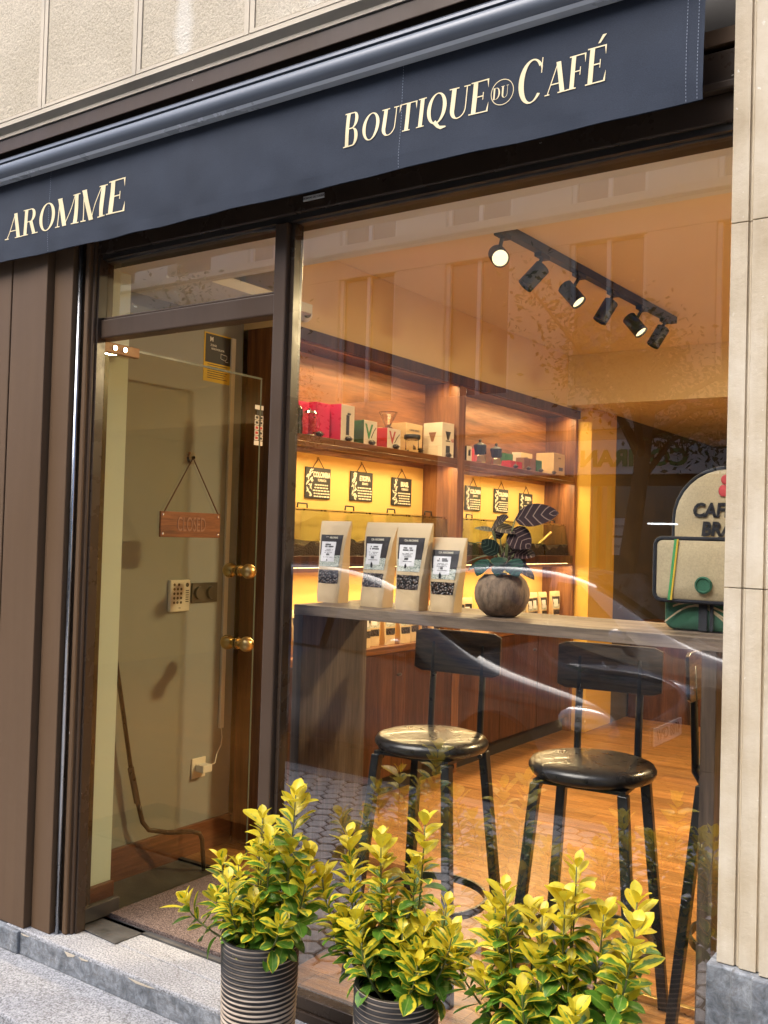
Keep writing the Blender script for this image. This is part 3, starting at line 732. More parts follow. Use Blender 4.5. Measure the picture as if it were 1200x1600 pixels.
# menu signs
def menu(y, z, head, sub, label, hh=.150, ww=.195):
    t = thing('menu_board', label, 'menu board', (-3.08, y, z), group='black origin boards hung above the bean bins')
    x = XB + .0225
    b_ = BX(x, x + .006, y - ww / 2, y + ww / 2, z - hh / 2, z + hh / 2).build('board', M['slate_sign'], t, bevel=.002)
    MB().tube([(x + .004, y - .045, z + hh / 2 - .004), (x + .004, y, z + hh / 2 + .045), (x + .004, y + .045, z + hh / 2 - .004)], .0022, 6).build('cord', M['string'], t)
    MB().ell((x + .003, y, z + hh / 2 + .047), (.006, .006, .006), 8, 6).build('hook', M['brass'], t)
    text_mb(head, .036, (x + .0065, y + .026, z + .040), SIDE, xs=.72, bold=.0012).build('lettering', M['chalk'], t)
    text_mb(sub, .018, (x + .0065, y + .028, z + .014), SIDE, xs=.8).build('lettering', M['chalk'], t)
    q = MB(); rn = random.Random(int(y * 100))
    for i in range(5):
        zz = z - .008 - i * .014; yy = y - .03 + rn.uniform(-.012, .006)
        while yy < y + .080:
            l = rn.uniform(.008, .022); q.box(x + .0062, x + .0067, yy, min(yy + l, y + .09), zz - .003, zz + .003); yy += l + .005
    q.build('small_print', M['chalk'], t)
    q = MB()
    for i in range(22):
        zz = z - .062 + .125 * i / 21; yy = y - .068 + .012 * math.sin(i * 1.1) + rn.uniform(-.006, .012) + (.03 if zz > z + .06 else 0) * rn.random()
        an = rn.uniform(.2, 2.6); l = rn.uniform(.010, .018); wd = l * .33
        ca, sa = math.cos(an), math.sin(an)
        pts = [(-l, 0), (0, wd), (l, 0), (0, -wd)]
        q.add([(x + .0064, yy + p[0] * ca - p[1] * sa, zz + p[0] * sa + p[1] * ca) for p in pts], [(0, 1, 2, 3)])
    q.build('branch_print', M['chalk'], t)
menu(1.50, .245, 'COLOMBIA', 'TUMBAGA', 'COLOMBIA board, leftmost of the three in the left bay')
menu(1.86, .250, 'ETIOPIA', 'SIDAMO', 'ETIOPIA board, middle one in the left bay')
menu(2.235, .242, 'BRASIL', 'CERRADO', 'BRASIL board, rightmost in the left bay')
menu(3.03, .245, 'COLOMBIA', 'SUPREMO', 'board close to the upright, left of the plant leaves')
menu(3.40, .246, 'COLOMBIA', 'EXCELSO', 'board just above the tallest leaves of the potted plant')
menu(3.76, .236, 'ETIOPIA', 'LIMU', 'board nearest the far end of the right bay')

# ------------------------------------------------------------------ coffee bags
def make_bag(name, label, group, H=.257, W=.115, DP=.065, seed=0, big=True):
    """stand-up kraft bag, front faces local -Y, base at z=0"""
    t = thing(name, label, 'coffee bag', group=group, local=True)
    rn = random.Random(seed)
    nx, nz = 10, 24; vs = []; fs = []
    def pt(u, v, side):
        w_ = W / 2 * (1 + .44 * v ** 1.2 + .04 * math.sin(v * 6 + seed))
        x = (u - .5) * 2 * w_
        dep = DP / 2 * (1 - v) ** .62 + .0012
        if v < .06: dep *= .92 + v
        edge = 1 - abs(u - .5) * 2
        e = min(1, edge * 4) ** .5
        wr = .0026 * noise.noise(Vector((u * 4 + seed, v * 7, side))) * (1 if .03 < v < .9 else .2)
        y = side * dep * (0.78 + .22 * e) + wr
        bend = .014 * max(0, v - .80) * 5 * .35
        return Vector((x + .012 * v * rn_sk, y + bend, v * H))
    rn_sk = rn.uniform(.2, 1.4)
    for side in (-1, 1):
        for j in range(nz + 1):
            for i in range(nx + 1): vs.append(pt(i / nx, j / nz, side))
    O = (nx + 1) * (nz + 1)
    for s_ in (0, 1):
        for j in range(nz):
            for i in range(nx):
                a = s_ * O + j * (nx + 1) + i; fs.append((a, a + 1, a + nx + 2, a + nx + 1))
    for j in range(nz):
        for i in (0, nx):
            a = j * (nx + 1) + i; fs.append((a, a + nx + 1, O + a + nx + 1, O + a))
    for i in range(nx):
        fs.append((i, i + 1, O + i + 1, O + i)); a = nz * (nx + 1) + i; fs.append((a, a + 1, O + a + 1, O + a))
    MB().add(vs, fs).build('pouch', M['kraft'], t, smooth='auto')
    def patch(u0, u1, v0, v1, off, m=6, n_=8):
        q = MB(); pv = []; pf = []
        for j in range(n_ + 1):
            for i in range(m + 1):
                p = pt(u0 + (u1 - u0) * i / m, v0 + (v1 - v0) * j / n_, -1); p.y -= off; pv.append(p)
        for j in range(n_):
            for i in range(m):
                a = j * (m + 1) + i; pf.append((a, a + 1, a + m + 2, a + m + 1))
        return q.add(pv, pf)
    lab = patch(.08, .90, .44, .83, .0008).build('label', M['label_dark'], t)
    patch(.08, .90, .44, .58, .0013, 6, 4).build('label_print', M['art'], lab)
    patch(.14, .68, .50, .745, .0018, 5, 6).build('label_tag', M['label_white'], lab)
    patch(.07, .92, .235, .40, .0008).build('bean_window', M['beans'], t)
    if big:
        def on(u, v): p = pt(u, v, -1); return p
        p = on(.5, .795)
        text_mb('CA AROMME', .0085, (p.x, p.y - .0022, p.z), FRONT, ext=.0002, bold=.0002).build('lettering', M['chalk'], lab)
        q = MB()
        for (u0, u1, v, h) in ((.28, .56, .71, .0045), (.26, .60, .685, .0045), (.25, .6, .645, .0016), (.27, .55, .63, .0016), (.25, .58, .61, .0016), (.33, .46, .585, .007), (.24, .60, .555, .0016)):
            k = 9; du = (u1 - u0) / k
            for i in range(k):
                if rn.random() < .2: continue
                p0 = on(u0 + du * i, v); p1 = on(u0 + du * (i + .75), v)
                q.add([(p0.x, p0.y - .0024, p0.z - h / 2), (p1.x, p1.y - .0024, p1.z - h / 2), (p1.x, p1.y - .0024, p1.z + h / 2), (p0.x, p0.y - .0024, p0.z + h / 2)], [(0, 1, 2, 3)])
        p0 = on(.38, .53)
        q.add([(p0.x - .004, p0.y - .003, p0.z - .018), (p0.x + .004, p0.y - .003, p0.z - .018), (p0.x + .004, p0.y - .003, p0.z - .006), (p0.x, p0.y - .003, p0.z + .001), (p0.x - .004, p0.y - .003, p0.z - .006)], [(0, 1, 2, 3, 4)])
        q.build('small_print', M['ink'], lab)
    return t
CT = -.215
for k, (x, y, rz, H, lab) in enumerate(((-1.882, .262, -3, .257, 'tall kraft coffee bag at the left end of the counter'),
                                 (-1.688, .226, -5, .255, 'second kraft coffee bag on the counter, narrow tag label'),
                                 (-1.552, .212, -2, .255, 'third kraft coffee bag from the left, beside the shortest bag'),
                                 (-1.450, .238, 1, .215, 'shortest kraft coffee bag next to the round plant pot'))):
    t = make_bag('coffee_bag', lab, 'kraft coffee bags standing on the window counter', H=H, W=.084 if H > .22 else .080, seed=k + 1)
    t.location = (x, y, CT); t.rotation_euler = (0, 0, R(rz))
proto = None; cnt = 0
slots = []
y = 1.09
for a, b, st_ in ((1.06, 2.42, .118),):
    y = a
    while y < b: slots.append((y, 0)); y += st_
for y_ in (2.60, 2.70, 3.44, 3.53, 3.62, 3.73, 3.93): slots.append((y_, 1))
names_ = ['first', 'second', 'third', 'fourth', 'fifth', 'sixth', 'seventh', 'eighth', 'ninth', 'tenth', 'eleventh', 'twelfth', 'thirteenth']
c0 = c1 = 0
for (y_, bay) in slots:
    if bay == 0: lab = f'{names_[c0]} small kraft bag from the left in the left low niche'; c0 += 1
    else: lab = f'{names_[c1]} small kraft bag from the left in the right low niche'; c1 += 1
    G = 'small kraft coffee bags in the lower lit niches'
    if proto is None: t = proto = make_bag('coffee_bag', lab, G, H=.205, W=.072, DP=.05, seed=9, big=False)
    else: t = copy_tree(proto); t['label'] = lab
    t.location = (-2.79 + random.uniform(-.03, .03), y_ + .02, -.5495); t.rotation_euler = (0, 0, R(90 + random.uniform(-14, 8)))

# ------------------------------------------------------------------ products on the upper shelf (z base .438)
ZU = .4385
def pbox(y0, y1, h, d, front, side, label, cat='box', x=-2.745, rz=0, deco=None, name='product_box', z=ZU):
    t = thing(name, label, cat, (x, (y0 + y1) / 2, z), R(rz), local=True); w_ = (y1 - y0) / 2
    mb = MB().box(-d, 0, -w_, w_, 0, h); mb.mi = [1, 0, 1, 1, 1, 1]
    mb.build('carton', [front, side], t, bevel=.0015)
    if deco: deco(t, w_, h, d)
    return t
def d_grinder(t, w, h, d):
    MB().box(.0003, .0012, -.012, .012, .03, h * .72).box(.0003, .0012, -.004, .022, h * .73, h * .78).build('picture', M['ink'], t)
def d_v(col):
    def f(t, w, h, d):
        text_mb('V', h * .85, (.0008, -w * .25, h * .52), SIDE, ext=.0003, bold=.002).build('lettering', M[col], t)
        MB().tube([(.001, w * .1, h * .3), (.001, w * .5, h * .6), (.001, w * .8, h * .75)], .002, 6).build('picture', M['ink'], t)
    return f
def d_lines(s):
    def f(t, w, h, d):
        text_mb(s, h * .085, (.0008, 0, h * .78), SIDE, ext=.0003).build('lettering', M['ink'], t)
        MB().box(.0003, .0012, -w * .1, w * .6, h * .22, h * .38).build('picture', M['ink'], t)
    return f
def d_dripper(t, w, h, d):
    q = MB(); 
    q.add([(.001, -.025, h * .75), (.001, .025, h * .75), (.001, .006, h * .5), (.001, -.006, h * .5)], [(0, 1, 2, 3)])
    q.box(.0004, .0012, -.02, .02, h * .46, h * .49); q.box(.0004, .0012, -.018, .018, h * .12, h * .34)
    q.build('picture', M['ink'], t)
    text_mb('V60', .03, (.0008, w * .72, h * .5), SIDE, ext=.0003, xs=.5).build('lettering', M['red_print'], t)
    q = MB(); q.add([(-d * .7, -w - .001, h * .72), (-d * .3, -w - .001, h * .72), (-d * .45, -w - .001, h * .45), (-d * .55, -w - .001, h * .45)], [(0, 1, 2, 3)])
    q.build('picture', M['cardb'], t)
pbox(1.19, 1.28, .165, .11, M['pink'], M['pink'], 'magenta carton behind the glass coffee press', x=-2.83)
pbox(1.30, 1.40, .17, .12, M['pink'], M['pink'], 'magenta carton in the middle of the three pink ones', x=-2.80)
pbox(1.415, 1.52, .172, .11, M['cardw'], M['pink'], 'pink and white carton showing a black hand grinder', deco=d_grinder)
pbox(1.60, 1.71, .118, .09, M['cardw'], M['green'], 'white and green carton with a green V', deco=d_v('green_print'))
rb = pbox(1.80, 1.92, .102, .08, M['cardw'], M['red'], 'white and red carton with a red V under the glass dripper', deco=d_v('red_print'))
pbox(1.95, 2.03, .125, .09, M['cardk'], M['cardk'], 'plain kraft carton behind the red and white one', x=-2.86)
pbox(2.10, 2.26, .165, .12, M['cardk'], M['cardk'], 'yellow kraft carton with kettle print behind the glass jar', x=-2.83, deco=d_lines('COFFEE SERVER'))
pbox(2.335, 2.445, .19, .13, M['cardw'], M['cardw'], 'tall white carton with dripper pictures by the upright', deco=d_dripper, rz=-6)
# glass dripper on the red carton
t = thing('glass_dripper', 'faceted clear glass coffee dripper on the red and white carton', 'dripper', (-2.785, 1.86, ZU + .103))
prof = [(.018, 0), (.03, .004), (.014, .012), (.02, .03), (.044, .082), (.048, .084), (.022, .03), (.010, .014)]
gm, gt, gb = nodes_of('thick_clear_glass'); gb.inputs['Transmission Weight'].default_value = 1; gb.inputs['Roughness'].default_value = .03; gb.inputs['IOR'].default_value = 1.45; gb.inputs['Base Color'].default_value = (1, .97, .9, 1)
M['clearglass'] = gm
MB().lathe((-2.785, 1.86, ZU + .103), prof, 14, caps=False).build('cone', M['clearglass'], t)
# coffee press
t = thing('coffee_press', 'glass coffee press with metal lid in front of the magenta cartons', 'coffee press', (-2.76, 1.205, ZU))
MB().lathe((-2.765, 1.205, ZU), [(.034, .004), (.034, .10), (.032, .10), (.032, .006)], 24, caps=False).build('beaker', M['clearglass'], t, smooth='auto')
MB().cyl((-2.765, 1.205, ZU), (-2.765, 1.205, ZU + .006), .036).cyl((-2.765, 1.205, ZU + .101), (-2.765, 1.205, ZU + .112), .037, .028).cyl((-2.765, 1.205, ZU + .112), (-2.765, 1.205, ZU + .125), .006).build('lid', M['chrome'], t, smooth='auto')
MB().tube([(-2.765, 1.24, ZU + .09), (-2.765, 1.27, ZU + .088), (-2.765, 1.275, ZU + .05), (-2.765, 1.26, ZU + .02), (-2.765, 1.24, ZU + .018)], .004, 8).build('handle', M['clearglass'], t, smooth=True)
t = thing('coffee_grinder', 'black hand grinder at the left end of the shelf', 'grinder', (-2.755, 1.105, ZU))
MB().lathe((-2.755, 1.105, ZU), [(.026, 0), (.027, .03), (.023, .06), (.027, .085), (.026, .11)], 20).build('body', M['black_matt'], t, smooth='auto')
MB().cyl((-2.755, 1.105, ZU + .111), (-2.755, 1.105, ZU + .125), .022, .018).build('lid', M['chrome'], t, smooth='auto')
t = thing('glass_jar', 'glass jar with a thick black lid before the kraft carton', 'jar', (-2.757, 2.11, ZU))
MB().lathe((-2.765, 2.06, ZU), [(.032, .0), (.036, .01), (.036, .065), (.033, .068), (.033, .012)], 24, caps=False).build('beaker', M['clearglass'], t, smooth='auto')
MB().lathe((-2.765, 2.06, ZU), [(.042, .069), (.044, .075), (.044, .088), (.040, .093)], 24).build('lid', M['black_matt'], t, smooth='auto')
# right bay products
pbox(2.60, 2.66, .085, .06, M['cardw'], M['ink'], 'small black and white carton at the left of the right bay', deco=d_grinder)
pbox(2.72, 2.93, .10, .06, M['red'], M['red'], 'long red carton behind the two moka pots', x=-2.88)
def moka(y, s, lab):
    t = thing('moka_pot', lab, 'moka pot', (-2.77, y, ZU), group='moka pots on the right bay shelf', local=True)
    MB().lathe((0, 0, 0), [(.036 * s, 0), (.038 * s, .01), (.030 * s, .045 * s), (.027 * s, .05 * s)], 8).build('boiler', M['chrome'], t)
    MB().lathe((0, 0, 0), [(.027 * s, .051 * s), (.030 * s, .056 * s), (.040 * s, .105 * s), (.038 * s, .108 * s)], 8).build('jug', M['black_matt'], t)
    MB().lathe((0, 0, 0), [(.038 * s, .109 * s), (.012 * s, .122 * s), (.006 * s, .124 * s), (.010 * s, .136 * s), (.006 * s, .142 * s)], 8).build('lid', M['black_matt'], t)
    MB().tube([(0, .038 * s, .100 * s), (0, .066 * s, .098 * s), (0, .068 * s, .06 * s)], .005 * s, 8).build('handle', M['black_matt'], t, smooth=True)
moka(2.80, 1.0, 'black topped moka pot nearer the upright')
moka(3.00, .96, 'black topped moka pot nearer the green cartons')
pbox(3.14, 3.21, .045, .06, M['red'], M['red'], 'small red carton right of the moka pots')
pbox(3.22, 3.30, .045, .06, M['red'], M['cardb'], 'small red carton in front of the green one')
pbox(3.23, 3.34, .10, .07, M['green'], M['green'], 'dark green carton standing behind the small red ones', x=-2.83)
pbox(3.40, 3.48, .085, .06, M['cardb'], M['cardb'], 'brown carton beside the dark green one', x=-2.78)
pbox(3.49, 3.57, .085, .06, M['cardb'], M['cardb'], 'brown carton between the brown and green ones', x=-2.78)
pbox(3.58, 3.66, .083, .06, M['green'], M['green'], 'pale edged green carton before the big kraft carton', x=-2.78)
pbox(3.55, 3.72, .135, .12, M['cardk'], M['cardw'], 'pale kraft carton with its white side turned outwards', x=-2.88, deco=d_lines('FILTER'))
pbox(3.80, 3.98, .150, .13, M['cardk'], M['cardk'], 'largest kraft carton at the far end of the right bay', x=-2.76, deco=d_lines('SERVER'))
# coffee-bean shaped tag holders along the shelf edge
bp0 = None
for k, (y_, lab) in enumerate(((1.25, 'below the coffee press'), (1.47, 'below the grinder carton'), (1.66, 'below the green V carton'), (1.87, 'below the red V carton'), (2.10, 'below the black lidded jar'), (2.39, 'below the tall dripper carton'),
                               (3.20, 'below the small red cartons'), (3.38, 'below the brown carton'), (3.56, 'below the green carton'), (3.76, 'below the largest kraft carton'))):
    if bp0 is None:
        t = bp0 = thing('bean_ornament', '', 'ornament', local=True, group='coffee bean ornaments along the shelf edge')
        a1 = MB().ell((0, 0, .013), (.012, .024, .013), 14, 8).build('bean', M['beans'], t, smooth=True)
        MB().box(.010, .0125, -.02, .02, .0125, .0145).build('crease', M['ink'], t)
    else: t = copy_tree(bp0)
    t['label'] = 'dark coffee bean ornament on the shelf edge ' + lab
    t.location = (-2.738, y_, ZU)

# security camera
t = thing('security_camera', 'white dome camera on the upper wall beside the mullion', 'camera', (-2.70, 1.06, .95))
MB().cyl((-2.734, 1.06, .955), (-2.715, 1.06, .955), .034).build('base', M['white'], t, smooth='auto')
MB().ell((-2.69, 1.06, .950), (.033, .033, .033), 20, 12).build('dome', M['white'], t, smooth=True)
MB().cyl((-2.665, 1.045, .945), (-2.655, 1.04, .943), .014).build('lens', M['grey_metal'], t, smooth='auto')

# ------------------------------------------------------------------ track light
T = thing('track_light', 'black ceiling track carrying six cylinder spotlights', 'track light', (-1.79, 1.9, 1.26))
def tx(y): return -1.835 + (y - 1.1) * .040
MB().prism([(tx(1.0) - .020, 1.0), (tx(1.0) + .020, 1.0), (tx(3.14) + .020, 3.14), (tx(3.14) - .020, 3.14)], 'z', 1.224, 1.2615).build('track', M['black_matt'], T, bevel=.002)
spots = [(1.24, (.62, -.85, -.50), 1, 38), (1.58, (-.62, -.42, -.85), 0, 14), (1.94, (.72, -.02, -.82), 1, 26), (2.32, (-.45, -.30, -.95), 0, 14), (2.68, (.66, -.05, -.80), 1, 26), (3.01, (-.40, -.30, -.85), 0, 14)]
for k, (y_, d, lit, en) in enumerate(spots):
    d = Vector(d).normalized(); p = Vector((tx(y_) - (.035 if k else .015), y_, 1.135)); X_ = tx(y_)
    MB().box(X_ - .016, X_ + .016, y_ - .045, y_ + .045, 1.206, 1.2235).cyl((X_, y_, 1.206), (p.x, p.y, 1.15), .008).build('adapter', M['black_matt'], T, bevel=.002)
    a = p - d * .055; b = p + d * .060; r_ = .036
    e1 = d.orthogonal().normalized(); e2 = d.cross(e1); n = 28
    # tube with a recessed lens: outer wall, rim, inner wall
    rings = [(a, .012), (a, r_ - .003), (a + d * .003, r_), (b, r_), (b, r_ - .003), (b - d * .012, r_ - .004)]
    vs = [c_ + e1 * (q_ * math.cos(2 * math.pi * i / n)) + e2 * (q_ * math.sin(2 * math.pi * i / n)) for c_, q_ in rings for i in range(n)]
    fs = [(i * n + j, i * n + (j + 1) % n, (i + 1) * n + (j + 1) % n, (i + 1) * n + j) for i in range(5) for j in range(n)] + [tuple(range(n))]
    hd = MB().add(vs, fs).build('spot_head', M['black_matt'], T, smooth='auto')
    L = MB().cyl(b - d * .011, b - d * .009, .0315, .0315, 24).build('lens', M['lens'] if lit else M['black_metal'], hd)
    sp = bpy.data.lights.new('spot_lamp', 'SPOT'); sp.energy = en * KI * 1.9; sp.spot_size = R(110); sp.spot_blend = 1.0; sp.color = WARM; sp.shadow_soft_size = .03
    if lit:
        so = bpy.data.objects.new('spot_lamp', sp); COL.objects.link(so); so.parent = L
        so.location = b + d * .004 - Vector(T.location); so.rotation_euler = (-d).to_track_quat('Z', 'Y').to_euler()
# unseen lamp added for warm fill, hidden from the street by the pilaster
t = thing('added_fill_lamp', 'unseen round fill lamp added over the shop floor at right', 'ceiling lamp', (-.1, 2.2, 1.26))
MB().cyl((-.1, 2.2, 1.23), (-.1, 2.2, 1.2615), .16).build('housing', M['white'], t, smooth='auto')
q = MB().cyl((-.1, 2.2, 1.226), (-.1, 2.2, 1.2295), .145).build('diffuser', M['led'], t)
area('added_fill_glow', (-.1, 2.2, 1.22), .3, .3, 115 * KI, (1, .77, .42), (0, 0, 0), q)

# ------------------------------------------------------------------ window counter
C = thing('window_counter', 'long grey brown bar counter behind the window glass', 'counter', (-1.2, .25, ZF))
CX0, CX1, CY0, CY1 = -1.893, -.60, .085, .425
BX(CX0, CX1, CY0, CY1, CT - .030, CT).build('counter_top', M['laminate'], C, bevel=.001)
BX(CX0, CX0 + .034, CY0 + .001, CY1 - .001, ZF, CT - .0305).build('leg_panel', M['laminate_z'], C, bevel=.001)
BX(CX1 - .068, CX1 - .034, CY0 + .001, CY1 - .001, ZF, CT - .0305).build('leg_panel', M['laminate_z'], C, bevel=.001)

# ------------------------------------------------------------------ bar stools
def make_stool():
    t = thing('bar_stool', '', 'bar stool', group='black bar stools at the window counter', local=True)
    h = .705
    # cushion
    pr = [(.05, h - .045), (.150, h - .045), (.164, h - .040), (.172, h - .026), (.172, h - .018), (.165, h - .007), (.150, h - .002), (.10, h + .003), (.001, h + .005)]
    MB().lathe((0, 0, 0), pr, 48).build('seat', M['vinyl'], t, smooth=True)
    mb = MB().box(-.125, .125, -.125, .125, h - .056, h - .046)
    for sx in (-1, 1):
        for sy in (-1, 1):
            mb.ell((sx * .118, sy * .09, h - .066), (.009, .009, .009), 10, 6)
    mb.build('seat_plate', M['black_metal'], t)
    for sx in (-1, 1):
        for sy in (-1, 1):
            a = Vector((sx * .118, sy * .118, h - .056)); b = Vector((sx * .170, sy * .170, 0)); q = MB(); wd = .0135
            vs = [a + Vector((i * wd, j * wd, 0)) for i, j in ((-1, -1), (1, -1), (1, 1), (-1, 1))] + [b + Vector((i * wd, j * wd, 0)) for i, j in ((-1, -1), (1, -1), (1, 1), (-1, 1))]
            q.add(vs, [(0, 1, 2, 3), (7, 6, 5, 4)] + [(k, k + 4, (k + 1) % 4 + 4, (k + 1) % 4) for k in range(4)])
            q.build('leg', M['black_metal'], t, bevel=.002)
    zr = .22; rr = .176
    pts = [(rr * math.cos(R(k * 10)), rr * math.sin(R(k * 10)), zr) for k in range(36)]
    q = MB(); n = 36; vs = []
    for r_, z_ in ((rr - .004, zr - .011), (rr + .004, zr - .011), (rr + .004, zr + .011), (rr - .004, zr + .011)):
        vs.append((r_, z_))
    V = [(r_ * math.cos(R(k * 10)), r_ * math.sin(R(k * 10)), z_) for k in range(n) for (r_, z_) in vs]
    F = [(k * 4 + j, k * 4 + (j + 1) % 4, ((k + 1) % n) * 4 + (j + 1) % 4, ((k + 1) % n) * 4 + j) for k in range(n) for j in range(4)]
    q.add(V, F); q.build('footrest_ring', M['black_metal'], t, smooth='auto')
    for sx in (-1, 1):
        MB().tube([(sx * .088, .10, h - .052), (sx * .088, .135, h - .05), (sx * .088, .148, h - .03), (sx * .088, .150, h + .04), (sx * .088, .162, h + .26)], .0105, 8).build('back_post', M['black_metal'], t, smooth=True)
    vs = []; fs = []; N = 12
    for i in range(N + 1):
        u = (i / N - .5) * 2; x = u * .152; y = .150 - .0 + .010 * (1 - u * u) + 0.004
        for (dy, z_) in ((0, h + .165), (.011, h + .165), (.017, h + .30), (.006, h + .30)):
            zz = z_ - (.010 if abs(u) > .96 and z_ > h + .2 else 0) + (.010 if abs(u) > .96 and z_ < h + .2 else 0)
            vs.append((x, y - .012 + dy, zz))
    for i in range(N):
        for j in range(4): fs.append((i * 4 + j, i * 4 + (j + 1) % 4, (i + 1) * 4 + (j + 1) % 4, (i + 1) * 4 + j))
    fs += [(0, 1, 2, 3), (N * 4 + 3, N * 4 + 2, N * 4 + 1, N * 4)]
    MB().add(vs, fs).build('backrest', M['back_wood'], t, smooth='auto', bevel=.002)
    return t
s0 = make_stool()
for k, (x, y, rz, lab) in enumerate(((-1.545, .335, 2, 'left bar stool, in front of the lit walnut cupboards'), (-1.035, .345, 6, 'right bar stool standing before the open wooden floor'), (-.65, .59, 86, 'bar stool half hidden behind the counter end and stone pilaster'))):
    t = s0 if k == 0 else copy_tree(s0)
    t['label'] = lab; t.location = (x, y, ZF); t.rotation_euler = (0, 0, R(rz))

# ------------------------------------------------------------------ potted calathea
Pp = thing('potted_plant', 'striped dark leaved plant in a round brown coconut pot on the counter', 'potted plant', (-1.262, .225, CT))
pc = Vector((-1.262, .225, CT))
MB().lathe(pc, [(.022, .0), (.042, .003), (.063, .020), (.074, .044), (.077, .062), (.075, .080), (.066, .101), (.050, .116), (.045, .116), (.045, .104), (.002, .102)], 40).build('pot', M['coconut'], Pp, smooth=True)
def leafmesh(mb, base, d, up, L, W, fold=.25, curl=.3, age=0.5, nL=7, nW=4, ex=.85):
    d = Vector(d).normalized(); up = Vector(up); s = d.cross(up)
    if s.length < 1e-3: s = d.orthogonal()
    s.normalize(); n = s.cross(d).normalized(); vs = []; uvs = []
    for i in range(nL + 1):
        t = i / nL; w_ = W * (math.sin(math.pi * min(1, t ** ex * .97 + .02)) ** .7)
        if i == 0: w_ = W * .06
        if i == nL: w_ = W * .02
        c = Vector(base) + d * (L * t * (1 - .12 * curl * t)) - n * (L * curl * t * t * .45)
        for j in range(nW + 1):
            u = j / nW * 2 - 1
            vs.append(c + s * (w_ * u) + n * (abs(u) * w_ * fold)); uvs.append((j / nW, t))
    fs = [(i * (nW + 1) + j, i * (nW + 1) + j + 1, (i + 1) * (nW + 1) + j + 1, (i + 1) * (nW + 1) + j) for i in range(nL) for j in range(nW)]
    mb.add(vs, fs, 0, uvs, age)
CL = [  # base offset tip, dir, up, L, W, age
    ((.045, -.02, .27), (.9, .1, .22), (-.1, -.85, .4), .125, .036, 1.0),
    ((.025, -.01, .24), (.72, -.2, -.45), (.1, -.9, .4), .085, .034, 1.0),
    ((-.035, 0, .25), (.55, -.2, -.05), (0, -.5, .9), .09, .024, .9),
    ((-.035, .0, .235), (-.75, -.1, .25), (0, -.3, 1), .06, .02, .6),
    ((-.035, .0, .25), (.6, -.3, .35), (0, -.7, .6), .07, .022, .8),
    ((-.030, .0, .20), (-.95, -.1, .12), (0, -.1, 1), .085, .016, .15),
    ((-.030, .0, .17), (-.9, -.2, -.15), (0, -.2, 1), .095, .018, .1),
    ((0, .0, .18), (.8, -.1, -.5), (0, -.6, .8), .095, .030, .9),
    ((0, .0, .16), (-.8, .2, -.3), (0, -.2, 1), .10, .03, .1),
    ((-.030, -.035, .158), (-.35, -.55, -.75), (-.3, -1, .2), .058, .027, .0),
    ((.042, -.03, .160), (.55, -.45, -.65), (.3, -1, .2), .060, .026, .0),
    ((-.055, -.01, .150), (-.9, -.2, -.35), (-.2, -.5, .8), .055, .022, .0),
    ((.015, -.04, .165), (.15, -.8, -.35), (.1, -.6, .8), .045, .024, .1),
    ((-.01, -.01, .175), (-.5, -.4, .45), (-.4, -.8, .4), .060, .024, .3),
    ((.02, .01, .185), (.35, .2, .6), (.2, -.9, .3), .070, .026, .9),
    ((.035, .0, .175), (.85, -.2, .05), (0, -.6, .8), .070, .026, 1.0),
    ((-.015, .01, .215), (-.25, .2, .7), (-.2, -.9, .2), .062, .022, .8),
    ((.01, -.03, .15), (.1, -.6, -.5), (0, -1, .4), .05, .022, .05),
    ((.03, 0, .15), (.9, .1, -.45), (0, -.3, 1), .08, .026, .9),
    ((.0, .02, .21), (.3, .5, -.2), (0, 0, 1), .08, .03, .6),
    ((-.01, .02, .19), (-.6, .5, -.1), (0, 0, 1), .08, .03, .3)]
mb = MB(); sm = MB()
for (b, d, up, L, W, ag) in CL:
    bb = pc + Vector(b); leafmesh(mb, bb, d, up, L, W, .12, .35, ag, 9, 6)
    rt = pc + Vector((b[0] * .25, b[1] * .25 + .0, .108)); md = (rt + bb) / 2 + Vector((b[0] * -.15, 0, .01))
    sm.tube([rt, md, bb], .0022, 6)
fo = mb.build('leaves', M['calathea'], Pp, smooth=True); sm.build('stems', M['stem'], Pp, smooth=True)
mb = MB(); leafmesh(mb, pc + Vector((.02, -.045, .128)), (.8, -.3, -.05), (0, -.4, 1), .03, .009, .1, .2, .5); mb.build('dry_leaf', M['yellow_print'], Pp)

# ------------------------------------------------------------------ jute backpack
K = thing('jute_backpack', 'jute sackcloth backpack printed with coffee words on the counter end', 'backpack', (-.68, .25, CT))
def sslab(x0, x1, z0, z1, y0, y1, rtop, rbot, nseg=8, puff=.012):
    """rounded slab: outline in XZ, inset rim for puffed front"""
    out = []
    def arc(cx, cz, r, a0, a1):
        for k in range(nseg + 1):
            a = R(a0 + (a1 - a0) * k / nseg); out.append((cx + r * math.cos(a), cz + r * math.sin(a)))
    arc(x1 - rbot, z0 + rbot, rbot, -90, 0); arc(x1 - rtop, z1 - rtop, rtop, 0, 90); arc(x0 + rtop, z1 - rtop, rtop, 90, 180); arc(x0 + rbot, z0 + rbot, rbot, 180, 270)
    cx, cz = (x0 + x1) / 2, (z0 + z1) / 2; mb = MB(); n = len(out); rings = []
    def ring(s_, y): return [(cx + (p[0] - cx) * s_, y, cz + (p[1] - cz) * s_) for p in out]
    vs = ring(1, y1) + ring(1.0, y0 + puff) + ring(.97, y0 + puff * .35) + ring(.9, y0) + ring(.5, y0 - puff * .4) + ring(.2, y0 - puff * .5)
    m_ = 6; fs = [tuple(range(n))]
    for i in range(m_ - 1):
        for k in range(n): fs.append((i * n + k, (i + 1) * n + k, (i + 1) * n + (k + 1) % n, i * n + (k + 1) % n))
    fs.append(tuple(range((m_ - 1) * n, m_ * n)))
    return mb.add(vs, fs), out
